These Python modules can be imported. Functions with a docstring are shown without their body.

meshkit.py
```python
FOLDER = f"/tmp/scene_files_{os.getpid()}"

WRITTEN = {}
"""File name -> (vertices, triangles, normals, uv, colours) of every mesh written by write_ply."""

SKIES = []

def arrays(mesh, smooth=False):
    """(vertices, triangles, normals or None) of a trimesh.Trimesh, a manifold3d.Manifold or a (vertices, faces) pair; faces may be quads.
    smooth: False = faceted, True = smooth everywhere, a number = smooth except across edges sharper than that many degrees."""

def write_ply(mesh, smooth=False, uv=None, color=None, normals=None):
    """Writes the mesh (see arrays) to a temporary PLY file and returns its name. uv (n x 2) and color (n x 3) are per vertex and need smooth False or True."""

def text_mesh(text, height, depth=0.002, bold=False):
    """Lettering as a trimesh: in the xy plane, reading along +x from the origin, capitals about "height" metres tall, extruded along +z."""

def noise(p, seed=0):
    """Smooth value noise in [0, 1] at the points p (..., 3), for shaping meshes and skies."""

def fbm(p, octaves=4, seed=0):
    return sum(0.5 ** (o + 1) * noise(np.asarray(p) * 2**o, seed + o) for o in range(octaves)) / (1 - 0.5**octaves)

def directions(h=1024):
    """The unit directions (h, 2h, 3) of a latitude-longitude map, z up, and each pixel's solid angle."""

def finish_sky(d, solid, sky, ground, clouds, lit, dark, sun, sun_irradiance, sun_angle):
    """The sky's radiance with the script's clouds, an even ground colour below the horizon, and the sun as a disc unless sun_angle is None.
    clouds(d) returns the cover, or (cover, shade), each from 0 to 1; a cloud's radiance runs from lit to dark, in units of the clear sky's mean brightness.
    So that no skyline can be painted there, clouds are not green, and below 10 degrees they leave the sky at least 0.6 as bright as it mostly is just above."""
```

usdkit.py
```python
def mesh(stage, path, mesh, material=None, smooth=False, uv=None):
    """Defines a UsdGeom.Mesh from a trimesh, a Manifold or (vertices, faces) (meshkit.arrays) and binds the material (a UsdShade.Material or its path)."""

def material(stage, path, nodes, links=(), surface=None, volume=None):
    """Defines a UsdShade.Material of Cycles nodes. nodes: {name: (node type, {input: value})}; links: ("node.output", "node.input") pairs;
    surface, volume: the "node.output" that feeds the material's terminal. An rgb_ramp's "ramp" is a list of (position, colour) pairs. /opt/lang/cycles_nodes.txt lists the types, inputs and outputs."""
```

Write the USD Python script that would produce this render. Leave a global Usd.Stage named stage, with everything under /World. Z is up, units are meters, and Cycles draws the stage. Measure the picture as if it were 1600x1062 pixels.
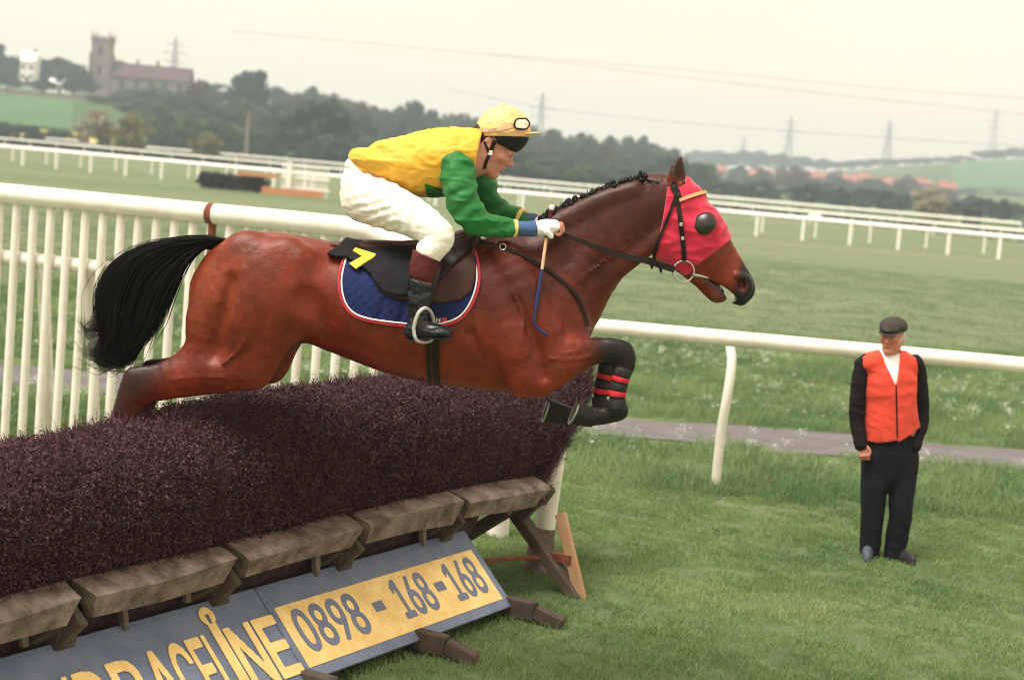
import math, random
import numpy as np, trimesh
from scipy.spatial import cKDTree
from pxr import Usd, UsdGeom, UsdLux, UsdShade, Sdf, Gf, Vt
import usdkit, meshkit

stage = Usd.Stage.CreateInMemory()
UsdGeom.SetStageUpAxis(stage, 'Z'); UsdGeom.SetStageMetersPerUnit(stage, 1.0)
UsdGeom.Xform.Define(stage, '/World'); UsdGeom.Scope.Define(stage, '/World/Looks')
rng = np.random.default_rng(7); random.seed(7)

# ------------------------------------------------------------------ camera
FPX = 2600.0                                   # focal length in pixels of the 1600 wide photograph
ROLL, PITCH, CAM = math.radians(4.8), math.radians(5.78), np.array([0, 0, 2.57])
fwd = np.array([0, math.cos(PITCH), -math.sin(PITCH)]); up0 = np.array([0, math.sin(PITCH), math.cos(PITCH)]); r0 = np.array([1., 0, 0])
cR = math.cos(ROLL) * r0 + math.sin(ROLL) * up0
cU = -math.sin(ROLL) * r0 + math.cos(ROLL) * up0
cam = UsdGeom.Camera.Define(stage, '/World/camera')
M4 = Gf.Matrix4d(*[*cR, 0], *[*cU, 0], *[*(-fwd), 0], *[*CAM, 1])
cam.AddTransformOp().Set(M4)
cam.CreateHorizontalApertureAttr(36.0); cam.CreateVerticalApertureAttr(36.0 * 679 / 1024)
cam.CreateFocalLengthAttr(36.0 * FPX / 1600)
cam.CreateFStopAttr(2.5); cam.CreateFocusDistanceAttr(7.9)
cam.CreateClippingRangeAttr(Gf.Vec2f(0.1, 30000)); cam.CreateExposureAttr(EXPOSURE := 1.8)

# ------------------------------------------------------------------ sky and sun (bright haze, sun behind the photographer's left shoulder)
SUN_EL, SUN_AZ = math.radians(62), math.radians(232)      # azimuth measured from +y towards +x
sd = np.array([math.sin(SUN_AZ) * math.cos(SUN_EL), math.cos(SUN_AZ) * math.cos(SUN_EL), math.sin(SUN_EL)])
usdkit.material(stage, '/World/Looks/sky', {
    'sky': ('sky_texture', {'sky_type': 'single_scattering', 'sun_disc': False, 'sun_elevation': SUN_EL, 'sun_rotation': SUN_AZ, 'aerosol_density': 2.0}),
    'tc': ('texture_coordinate', {}),
    'map': ('mapping', {'scale': (1.0, 1.0, 3.2)}),
    'n': ('noise_texture', {'scale': 2.3, 'detail': 6.0, 'roughness': 0.55}),
    'ramp': ('rgb_ramp', {'ramp': [(0.33, (7.2, 5.6, 3.7)), (0.5, (6.6, 5.5, 4.15)), (0.66, (6.0, 5.4, 4.6))]}),
    'mix': ('mix_color', {'fac': 0.93}),
    'bg': ('background_shader', {'strength': 0.06})},
    [('tc.generated', 'map.vector'), ('map.vector', 'n.vector'), ('n.fac', 'ramp.fac'), ('sky.color', 'mix.a'), ('ramp.color', 'mix.b'), ('mix.result', 'bg.color')],
    surface='bg.background')
dome = UsdLux.DomeLight.Define(stage, '/World/sky'); dome.CreateIntensityAttr(1.0)
UsdShade.MaterialBindingAPI.Apply(dome.GetPrim()).Bind(UsdShade.Material.Get(stage, '/World/Looks/sky'))
dome.GetPrim().SetCustomDataByKey('kind', 'structure')
sun = UsdLux.DistantLight.Define(stage, '/World/sun')
sun.CreateIntensityAttr(0.4); sun.CreateAngleAttr(32.0); sun.CreateNormalizeAttr(True); sun.CreateColorAttr(Gf.Vec3f(1.0, 0.95, 0.87))
zx = np.cross([0, 0, 1], sd); zx /= np.linalg.norm(zx); zy = np.cross(sd, zx)
sun.AddTransformOp().Set(Gf.Matrix4d(*[*zx, 0], *[*zy, 0], *[*sd, 0], 0, 0, 50, 1))

# ------------------------------------------------------------------ placing by sight lines (all results are real 3D points)
def ray(px, py): return fwd * FPX + cR * (px - 800) - cU * (py - 531)
def at(px, py, Y):
    d = ray(px, py); return CAM + d * (Y / d[1])
def ground(px, py, z=0.0):
    d = ray(px, py); return CAM + d * ((z - CAM[2]) / d[2])
def on_plane(px, py, p0, n):
    d = ray(px, py); return CAM + d * (((p0 - CAM) @ n) / (d @ n))
def horizon(px): return 531 + (fwd[2] * FPX + cR[2] * (px - 800)) / cU[2]
def proj(P):
    d = np.asarray(P) - CAM; z = d @ fwd
    return 800 + FPX * (d @ cR) / z, 531 - FPX * (d @ cU) / z

# ------------------------------------------------------------------ prims
_used = {}
def numbered(parent, name):
    k = _used.get((parent, name), 0); _used[(parent, name)] = k + 1
    return f'{parent}/{name}' + (f'_{k:03d}' if k else '')
def tag(prim, label=None, cat=None, group=None, kind=None):
    p = prim.GetPrim() if hasattr(prim, 'GetPrim') else prim
    for k, v in (('label', label), ('category', cat), ('group', group), ('kind', kind)):
        if v: p.SetCustomDataByKey(k, v)
    return p
LOC = {}
def thing(name, label, cat, loc=(0, 0, 0), group=None, rotz=0.0):
    path = numbered('/World', name)
    x = UsdGeom.Xform.Define(stage, path); x.AddTranslateOp().Set(Gf.Vec3d(*map(float, loc)))
    if rotz: x.AddRotateZOp().Set(math.degrees(rotz))
    tag(x, label, cat, group)
    LOC[path] = np.array(loc, float)
    return path
def vf(m):
    if isinstance(m, tuple): return np.asarray(m[0], float), np.asarray(m[1], int)
    if hasattr(m, 'to_mesh'):
        q = m.to_mesh(); return np.array(q.vert_properties[:, :3], float), np.array(q.tri_verts, int)
    return np.array(m.vertices, float), np.array(m.faces, int)
def joined(ms):
    V, Fc, n = [], [], 0
    for m in ms:
        v, f = vf(m)
        if f.shape[1] == 4: f = np.vstack([f[:, [0, 1, 2]], f[:, [0, 2, 3]]])
        V.append(v); Fc.append(f + n); n += len(v)
    return np.vstack(V), np.vstack(Fc)
def part(parent, name, m, material, smooth=False, colors=None, label=None, kind=None, local=False):
    """One Mesh prim under a thing or part; m is in world coordinates unless local."""
    path = numbered(parent, name)
    v, f = vf(m)
    root = '/' + '/'.join(parent.split('/')[1:3])
    loc = LOC.get(root)
    if loc is not None and not local: v = v - loc
    LOCALS = (v, f)
    g = usdkit.mesh(stage, path, LOCALS, '/World/Looks/' + material, smooth=smooth)
    if colors is not None:
        UsdGeom.PrimvarsAPI(g).CreatePrimvar('tint', Sdf.ValueTypeNames.Color3fArray, 'vertex').Set(Vt.Vec3fArray.FromNumpy(np.asarray(colors, np.float32)))
    tag(g, label, None, None, kind)
    return path
def solo(name, m, material, label=None, cat=None, group=None, kind=None, smooth=False, colors=None):
    p = part('/World', name, m, material, smooth, colors)
    tag(stage.GetPrimAtPath(p), label, cat, group, kind)
    return p
def copy_of(src, name, label, cat, group, loc, rotz=0.0, scale=1.0):
    path = numbered('/World', name)
    x = UsdGeom.Xform.Define(stage, path)
    x.GetPrim().GetReferences().AddInternalReference(src)
    x.GetPrim().SetInstanceable(True)
    x.ClearXformOpOrder()
    x.AddTranslateOp().Set(Gf.Vec3d(*map(float, loc))); x.AddRotateZOp().Set(math.degrees(rotz))
    sc = (scale,) * 3 if np.ndim(scale) == 0 else scale
    x.AddScaleOp().Set(Gf.Vec3f(*map(float, sc)))
    tag(x, label, cat, group)
    return path
def scatter(path, protos, pos, yaw, scale, idx, label=None, cat=None, kind='stuff', tilt=None):
    """PointInstancer of prototype meshes given as list of (mesh, material)."""
    pi = UsdGeom.PointInstancer.Define(stage, path)
    rel = pi.CreatePrototypesRel()
    for i, (m, mt, sm) in enumerate(protos):
        pp = f'{path}/sprig' + (f'_{i:03d}' if i else '')
        usdkit.mesh(stage, pp, vf(m), '/World/Looks/' + mt, smooth=sm); rel.AddTarget(pp)
    pi.CreatePositionsAttr(Vt.Vec3fArray.FromNumpy(np.asarray(pos, np.float32)))
    pi.CreateProtoIndicesAttr(Vt.IntArray.FromNumpy(np.asarray(idx, np.int32)))
    h = np.asarray(yaw) / 2
    q = np.zeros((len(pos), 4)); q[:, 0] = np.cos(h); q[:, 3] = np.sin(h)
    if tilt is not None: q = tilt
    pi.CreateOrientationsAttr(Vt.QuathArray([Gf.Quath(float(a), float(b), float(c), float(d)) for a, b, c, d in q]))
    s = np.asarray(scale, np.float32); s = np.repeat(s[:, None], 3, 1) if s.ndim == 1 else s
    pi.CreateScalesAttr(Vt.Vec3fArray.FromNumpy(s))
    tag(pi, label, cat, None, kind)
    return pi

# ------------------------------------------------------------------ materials
def lin(r, g, b):
    c = np.array([r, g, b]) / 255.0
    return tuple(np.where(c <= 0.04045, c / 12.92, ((c + 0.055) / 1.055) ** 2.4))
def mat(name, col=(.5, .5, .5), rough=.6, var=.18, vscale=6.0, bump=0.0, bscale=80.0, spec=.22, sheen=0.0, tint=False, metallic=0.0, coat=0.0, island=0.0, objrand=0.0, translucent=0.0, second=None, stretch=(1, 1, 1), sub=0.0, coords='geo'):
    """Principled surface whose colour drifts with noise; tint multiplies a vertex primvar in; island/objrand vary leaf to leaf or copy to copy."""
    n = {'p': ('principled_bsdf', {'roughness': rough, 'specular_ior_level': spec, 'metallic': metallic, 'sheen_weight': sheen, 'coat_weight': coat})}
    L = []
    if coords == 'geo': n['g'] = ('geometry', {}); src = 'g.position'
    else: n['tc'] = ('texture_coordinate', {}); src = 'tc.object'
    n['map'] = ('mapping', {'scale': stretch}); L.append((src, 'map.vector'))
    n['n1'] = ('noise_texture', {'scale': vscale, 'detail': 5.0, 'roughness': .6}); L.append(('map.vector', 'n1.vector'))
    c = np.array(col); d = np.array(second) if second is not None else c * (1 + var)
    a = c * (1 - var) if second is None else c
    n['ramp'] = ('rgb_ramp', {'ramp': [(.32, tuple(a)), (.68, tuple(np.clip(d, 0, 1)))]}); L.append(('n1.fac', 'ramp.fac'))
    out = 'ramp.color'
    if tint:
        n['at'] = ('attribute', {'attribute': 'tint'}); n['mt'] = ('mix_color', {'blend_type': 'multiply', 'fac': 1.0})
        L += [(out, 'mt.a'), ('at.color', 'mt.b')]; out = 'mt.result'
    for key, amount, node, sock in (('is', island, 'geometry', 'random_per_island'), ('ob', objrand, 'object_info', 'random')):
        if amount:
            n[key] = (node, {}); n[key + 'r'] = ('map_range', {'to_min': 1 - amount, 'to_max': 1 + amount}); n[key + 'h'] = ('hsv', {})
            L += [(f'{key}.{sock}', f'{key}r.value'), (f'{key}r.result', f'{key}h.value'), (out, f'{key}h.color')]; out = key + 'h.color'
    L.append((out, 'p.base_color'))
    if sub: n['p'][1].update(subsurface_weight=sub, subsurface_scale=.01)
    if bump:
        n['n2'] = ('noise_texture', {'scale': bscale, 'detail': 4.0, 'roughness': .6}); L.append(('map.vector', 'n2.vector'))
        n['b'] = ('bump', {'strength': min(1.0, bump * 60), 'distance': bump}); L += [('n2.fac', 'b.height'), ('b.normal', 'p.normal')]
        n['rr'] = ('map_range', {'to_min': max(0, rough - .08), 'to_max': min(1, rough + .1)}); L += [('n1.fac', 'rr.value'), ('rr.result', 'p.roughness')]
    surf = 'p.BSDF'
    if translucent:
        n['tr'] = ('translucent_bsdf', {}); n['mx'] = ('mix_closure', {'fac': translucent}); L += [(out, 'tr.color'), ('p.BSDF', 'mx.closure1'), ('tr.BSDF', 'mx.closure2')]; surf = 'mx.closure'
    usdkit.material(stage, '/World/Looks/' + name, n, L, surface=surf)
    return name

# ------------------------------------------------------------------ shape helpers
def box(c, size, R=None, bevel=0.0):
    m = trimesh.creation.box(size)
    if bevel:
        import manifold3d as mf
        s = np.array(size) / 2 - bevel
        pts = [np.array([x, y, z]) * s + np.array(o) * bevel for x in (-1, 1) for y in (-1, 1) for z in (-1, 1)
               for o in ((x, 0, 0), (0, y, 0), (0, 0, z))]
        m = trimesh.convex.convex_hull(np.array(pts))
    v = np.array(m.vertices)
    if R is not None: v = v @ np.asarray(R).T
    return v + np.asarray(c), np.array(m.faces)
def frame(d, upish=(0, 0, 1)):
    d = np.asarray(d, float); d = d / np.linalg.norm(d)
    s = np.cross(d, upish); s /= np.linalg.norm(s); return d, s, np.cross(s, d)
def beam(a, b, w, h, upish=(0, 0, 1), bevel=0.0):
    """Box from a to b, w across, h along upish."""
    a, b = np.asarray(a, float), np.asarray(b, float); d, s, u = frame(b - a, upish)
    return box((a + b) / 2, (np.linalg.norm(b - a), w, h), np.stack([d, s, u], 1), bevel)
def tube(pts, r, n=10, caps=True, flat=None):
    """Swept circle along a polyline; r scalar or per point."""
    P = np.asarray(pts, float); r = np.broadcast_to(np.asarray(r, float), (len(P),))
    T = np.gradient(P, axis=0); T /= np.maximum(np.linalg.norm(T, axis=1, keepdims=True), 1e-9)
    ref = np.array([0, 0, 1.]) if abs(T[0][2]) < .9 else np.array([1., 0, 0])
    V = []; s = np.cross(T[0], ref); s /= np.linalg.norm(s)
    ang = np.linspace(0, 2 * np.pi, n, endpoint=False)
    for i in range(len(P)):
        s = s - T[i] * (s @ T[i]); s /= np.linalg.norm(s); u = np.cross(T[i], s)
        V.append(P[i] + r[i] * (np.cos(ang)[:, None] * s + np.sin(ang)[:, None] * u))
    V = np.vstack(V); F_ = []
    for i in range(len(P) - 1):
        a = i * n + np.arange(n); b = i * n + (np.arange(n) + 1) % n
        F_ += [np.stack([a, b, b + n], 1), np.stack([a, b + n, a + n], 1)]
    F_ = np.vstack(F_)
    if caps:
        k = len(V); V = np.vstack([V, P[0], P[-1]]); i = np.arange(n); j = (i + 1) % n; e = (len(P) - 1) * n
        F_ = np.vstack([F_, np.stack([j, i, np.full(n, k)], 1), np.stack([e + i, e + j, np.full(n, k + 1)], 1)])
    return V, F_[:, ::-1] if False else F_
def strands(P, rad, n=3):
    """Many open hairs at once: P (hairs, points, 3), rad (hairs, points)."""
    P, rad = np.asarray(P, float), np.asarray(rad, float); T = np.gradient(P, axis=1); T /= np.maximum(np.linalg.norm(T, axis=2, keepdims=True), 1e-9)
    S = np.cross(T, np.array([.3, 1, .2])); S /= np.maximum(np.linalg.norm(S, axis=2, keepdims=True), 1e-9); U = np.cross(S, T); a = np.arange(n) * 2 * np.pi / n
    V = P[:, :, None] + rad[:, :, None, None] * (np.cos(a)[:, None] * S[:, :, None] + np.sin(a)[:, None] * U[:, :, None]); h, m = P.shape[:2]
    i = np.arange(h * m * n).reshape(h, m, n); q = np.stack([i[:, :-1], np.roll(i, -1, 2)[:, :-1], np.roll(i, -1, 2)[:, 1:], i[:, 1:]], -1).reshape(-1, 4)
    return V.reshape(-1, 3), np.vstack([q[:, [0, 1, 2]], q[:, [0, 2, 3]]])
def spline(pts, n):
    """Catmull-Rom through the rows of pts, n samples per span."""
    P = np.asarray(pts, float); Q = np.vstack([2 * P[0] - P[1], P, 2 * P[-1] - P[-2]]); out = []
    for i in range(1, len(Q) - 2):
        t = np.linspace(0, 1, n, endpoint=False)[:, None]; a, b, c, d = Q[i - 1], Q[i], Q[i + 1], Q[i + 2]
        out.append(.5 * (2 * b + (c - a) * t + (2 * a - 5 * b + 4 * c - d) * t ** 2 + (3 * b - a - 3 * c + d) * t ** 3))
    return np.vstack(out + [P[-1:]])
def ribbon(P, N, w, th):
    """Strap along P lying on a surface with normals N."""
    P, N = np.asarray(P, float), np.asarray(N, float); T = np.gradient(P, axis=0); T /= np.maximum(np.linalg.norm(T, axis=1, keepdims=True), 1e-9)
    S = np.cross(T, N); S /= np.maximum(np.linalg.norm(S, axis=1, keepdims=True), 1e-9)
    w = np.broadcast_to(np.asarray(w, float), (len(P),))[:, None] / 2
    V = np.stack([P - S * w - N * th / 2, P + S * w - N * th / 2, P + S * w + N * th / 2, P - S * w + N * th / 2], 1).reshape(-1, 3)
    F_ = []
    for i in range(len(P) - 1):
        for k in range(4):
            a, b = i * 4 + k, i * 4 + (k + 1) % 4; F_ += [(a, b, b + 4), (a, b + 4, a + 4)]
    e = (len(P) - 1) * 4; F_ += [(0, 2, 1), (0, 3, 2), (e, e + 1, e + 2), (e, e + 2, e + 3)]
    return V, np.array(F_)

# ------------------------------------------------------------------ implicit bodies: smooth unions of tapered, flattened limbs
def smin(a, b, k):
    h = np.minimum(np.maximum(.5 + (b - a) * (.5 / k), 0), 1); return b + (a - b) * h - k * h * (1 - h)
def smax(a, b, k): return -smin(-a, -b, k)
class Body:
    def __init__(self): self.ops = []
    def limb(self, pts, r, h=None, k=.03, L=(0, 1, 0), n=3, op='add', curve=True):
        """pts 3D nodes, r radius across, h half width along the direction L."""
        pts = np.asarray(pts, float); r = np.broadcast_to(np.asarray(r, float), (len(pts),)); h = r if h is None else np.broadcast_to(np.asarray(h, float), (len(pts),))
        Q = np.column_stack([pts, r, h])
        if len(pts) > 2 and curve: Q = spline(Q, n)
        if len(Q) == 1: Q = np.vstack([Q, Q + [1e-4, 0, 0, 0, 0]])
        Q[:, 3:] = np.maximum(Q[:, 3:], .0015)
        m = max(Q[:, 3].max(), Q[:, 4].max())
        self.ops.append(('limb', Q, np.asarray(L, float) / np.linalg.norm(L), k, op, Q[:, :3].min(0) - m, Q[:, :3].max(0) + m)); return self
    def ball(self, c, rad, R=None, k=.03, op='add'):
        """Ellipsoid with radii rad along the columns of R."""
        rad = np.broadcast_to(np.asarray(rad, float), (3,)).copy(); c = np.asarray(c, float); R = np.eye(3) if R is None else np.asarray(R, float)
        self.ops.append(('ball', (c, rad, R), None, k, op, c - rad.max(), c + rad.max())); return self
    def loft(self, xs, zt, zb, hw, y0, k=.03, op='add', e=2.0):
        from scipy.interpolate import PchipInterpolator as PI
        x_ = np.asarray(xs, float); xs = np.linspace(x_[0], x_[-1], 400); zt, zb, hw = (np.maximum(PI(x_, q)(xs), -9) for q in (zt, zb, hw))
        self.ops.append(('loft', (xs, np.asarray(zt, float), np.asarray(zb, float), np.asarray(hw, float), y0, e), None, k, op,
                         np.array([xs.min() - .02, y0 - max(hw), min(zb)]), np.array([xs.max() + .02, y0 + max(hw), max(zt)]))); return self
    def one(self, o, P, m=9.0):
        if o[0] == 'limb':
            Q, L = o[1], o[2]; best = np.full(len(P), 9.0)
            lat_all = P @ L; Pf = P - lat_all[:, None] * L
            plo, phi = P.min(0) - m, P.max(0) + m
            E = np.maximum(Q[:, 3], Q[:, 4]); e = np.maximum(E[:-1], E[1:])[:, None]
            on = ~((np.minimum(Q[:-1, :3], Q[1:, :3]) - e > phi).any(1) | (np.maximum(Q[:-1, :3], Q[1:, :3]) + e < plo).any(1))
            for i in np.nonzero(on)[0]:
                a, b = Q[i], Q[i + 1]; al, bl = a[:3] @ L, b[:3] @ L
                af = a[:3] - al * L; d = b[:3] - bl * L - af; dd = d @ d
                W = Pf - af
                if dd > 1e-10:
                    t = W @ (d / dd); np.maximum(t, 0, out=t); np.minimum(t, 1, out=t); W -= t[:, None] * d
                    r = a[3] + t * (b[3] - a[3]); h = a[4] + t * (b[4] - a[4]); lat = lat_all - al - t * (bl - al)
                else: r, h, lat = a[3], a[4], lat_all - al
                lat /= h
                best = np.minimum(best, (np.sqrt(np.einsum('ij,ij->i', W, W) / (r * r) + lat * lat) - 1) * np.minimum(r, h))
            return best
        if o[0] == 'ball':
            c, rad, R = o[1]; q = (P - c) @ (R / rad); return (np.sqrt(np.einsum('ij,ij->i', q, q)) - 1) * rad.min()
        xs, T_, B_, H_, y0, e = o[1]
        x = np.clip(P[:, 0], xs[0], xs[-1]); T, Bm, Hh = np.interp(x, xs, T_), np.interp(x, xs, B_), np.interp(x, xs, H_)
        hz = np.maximum((T - Bm) / 2, .004); zc = (T + Bm) / 2; Hh = np.maximum(Hh, .004)
        q = (np.abs((P[:, 2] - zc) / hz) ** e + np.abs((P[:, 1] - y0) / Hh) ** e) ** (1 / e)
        d = (q - 1) * np.minimum(hz, Hh); ex = np.abs(P[:, 0] - x)
        return np.where(ex > 0, np.sqrt(np.maximum(d, 0) ** 2 + ex ** 2), d)
    def __call__(self, P, pad=.03):
        P = np.asarray(P, float)
        if len(P) > 3000: return np.concatenate([self(q, pad) for q in np.array_split(P, len(P) // 1500)])
        d = np.full(len(P), 1.0)
        if not len(P): return d
        plo, phi = P.min(0), P.max(0)
        for o in self.ops:
            k = o[3]; m = k + pad
            if (o[5] - m > phi).any() or (o[6] + m < plo).any(): continue
            lo, hi = o[5] - m, o[6] + m; w = None
            for c in range(3):
                if plo[c] < lo[c] or phi[c] > hi[c]: z = (P[:, c] > lo[c]) & (P[:, c] < hi[c]); w = z if w is None else w & z
            if w is None: w = slice(None)
            else:
                w = np.nonzero(w)[0]
                if not len(w): continue
            q = self.one(o, P[w], m)
            d[w] = smin(d[w], q, k) if o[4] == 'add' else smax(d[w], -q, k)
        return d
    def bounds(self, m=.05):
        ops = [o for o in self.ops if o[4] == 'add']
        return np.min([o[5] for o in ops], 0) - m, np.max([o[6] for o in ops], 0) + m
TET = np.array([[1, 1, 1], [1, -1, -1], [-1, 1, -1], [-1, -1, 1]], float)
def value_grad(fn, P, e=.0015):
    """Value and gradient from four samples round each point."""
    f = [spread(fn, P + t * e) for t in TET]; return sum(f) / 4, sum(q[:, None] * t for q, t in zip(f, TET)) / (4 * e)
def spread(fn, P, size=12000):
    """fn over many points, piece by piece (neighbours stay together, so that far limbs are skipped)."""
    return fn(P) if len(P) < 2 * size else np.concatenate([fn(q) for q in np.array_split(P, len(P) // size)])
def surface(fn, lo, hi, s, relax=1):
    """Surface-net mesh of fn = 0 inside the box lo..hi at spacing s."""
    K = 8; lo = np.asarray(lo, float); nb = np.ceil((np.asarray(hi) - lo) / (s * K)).astype(int) + 1
    bi = np.stack(np.meshgrid(*[np.arange(n) for n in nb], indexing='ij'), -1).reshape(-1, 3)
    cen = lo + (bi + .5 - .5 / K) * s * K; br = s * K * .9
    try: dv = fn(cen, pad=br + .03)
    except TypeError: dv = fn(cen)
    D = np.where(dv > 0, 1.0, -1.0).reshape(nb).repeat(K, 0).repeat(K, 1).repeat(K, 2).astype(np.float32) * s
    act = bi[np.abs(dv) < br * 1.6]
    off = np.stack(np.meshgrid(*[np.arange(K)] * 3, indexing='ij'), -1).reshape(-1, 3)
    act = act[np.lexsort((act[:, 2] // 3, act[:, 1] // 3, act[:, 0] // 3))]
    for c in range(0, len(act), 23):
        idx = (act[c:c + 23, None, :] * K + off[None]).reshape(-1, 3)
        D[idx[:, 0], idx[:, 1], idx[:, 2]] = fn(lo + idx * s)
    ins = D < 0; shp = np.array(D.shape) - 1
    acc = np.zeros((*shp, 3), np.float32); cnt = np.zeros(shp, np.float32); edges = []
    for ax in range(3):
        sl0 = [slice(None)] * 3; sl1 = [slice(None)] * 3; sl0[ax] = slice(0, -1); sl1[ax] = slice(1, None)
        a, b = D[tuple(sl0)], D[tuple(sl1)]; e = np.argwhere((a < 0) != (b < 0)); o1, o2 = [x for x in range(3) if x != ax]
        e = e[(e[:, o1] > 0) & (e[:, o1] < shp[o1]) & (e[:, o2] > 0) & (e[:, o2] < shp[o2])]
        va, vb = a[tuple(e.T)], b[tuple(e.T)]; t = va / (va - vb); p = e.astype(np.float32); p[:, ax] += t
        for d1 in (0, 1):
            for d2 in (0, 1):
                c = e.copy(); c[:, o1] -= d1; c[:, o2] -= d2
                np.add.at(acc, tuple(c.T), p); np.add.at(cnt, tuple(c.T), 1)
        edges.append((ax, e, va < 0))
    cells = np.argwhere(cnt > 0); idm = np.full(shp, -1, int); idm[tuple(cells.T)] = np.arange(len(cells))
    V = acc[tuple(cells.T)] / cnt[tuple(cells.T)][:, None] * s + lo
    Fs = []
    for ax, e, neg in edges:
        o1, o2 = (ax + 1) % 3, (ax + 2) % 3
        q = []
        for d1, d2 in ((0, 0), (1, 0), (1, 1), (0, 1)):
            c = e.copy(); c[:, o1] -= d1; c[:, o2] -= d2; q.append(idm[tuple(c.T)])
        q = np.stack(q, 1); q[~neg] = q[~neg][:, ::-1]
        Fs += [q[:, [0, 1, 2]], q[:, [0, 2, 3]]]
    Fc = np.vstack(Fs)
    for _ in range(relax):
        d, g = value_grad(fn, V); V = V - np.clip(d / np.maximum((g ** 2).sum(1), .05), -s, s)[:, None] * g
    return V, Fc
def poly_sdf(pts):
    """Signed distance to a closed polygon, as a function of (n, 2) points."""
    A = np.asarray(pts, float); Bp = np.roll(A, -1, 0)
    def fn(Q):
        best = np.full(len(Q), 1e9); inside = np.zeros(len(Q), bool)
        for a, b in zip(A, Bp):
            e = b - a; w = Q - a; t = np.clip((w @ e) / (e @ e), 0, 1); best = np.minimum(best, ((w - t[:, None] * e) ** 2).sum(1))
            c = (a[1] > Q[:, 1]) != (b[1] > Q[:, 1])
            with np.errstate(divide='ignore', invalid='ignore'): xi = (b[0] - a[0]) * (Q[:, 1] - a[1]) / (b[1] - a[1]) + a[0]
            inside ^= c & (Q[:, 0] < xi)
        return np.where(inside, -1, 1) * np.sqrt(best)
    return fn
class Skin:
    """A mesh to lay straps and cloths on: where the sight line of a pixel meets it."""
    def __init__(self, *meshes):
        v, f = joined(meshes); self.m = trimesh.Trimesh(v, f, process=False); self.vn = np.array(self.m.vertex_normals)
    def hits(self, pix, off=0.0):
        D = np.array([ray(*p) for p in pix]); D /= np.linalg.norm(D, axis=1, keepdims=True)
        loc, ri, tri = self.m.ray.intersects_location(np.tile(CAM, (len(D), 1)), D, multiple_hits=False)
        P, N = np.zeros((len(D), 3)), np.zeros((len(D), 3)); P[ri] = loc; N[ri] = self.vn[self.m.faces[tri]].mean(1)
        for i in set(range(len(D))) - set(ri.tolist()):
            v = np.array(self.m.vertices) - CAM; k = int(np.argmin(np.linalg.norm(v - (v @ D[i])[:, None] * D[i], axis=1))); P[i], N[i] = self.m.vertices[k], self.vn[k]
        N /= np.linalg.norm(N, axis=1, keepdims=True) + 1e-9; return P + N * off, N
    def hit(self, px, py, off=0.0):
        P, N = self.hits([(px, py)], off); return P[0], N[0]
def sstep(a, b, x):
    t = np.clip((np.asarray(x, float) - a) / (b - a), 0, 1); return t * t * (3 - 2 * t)

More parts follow.
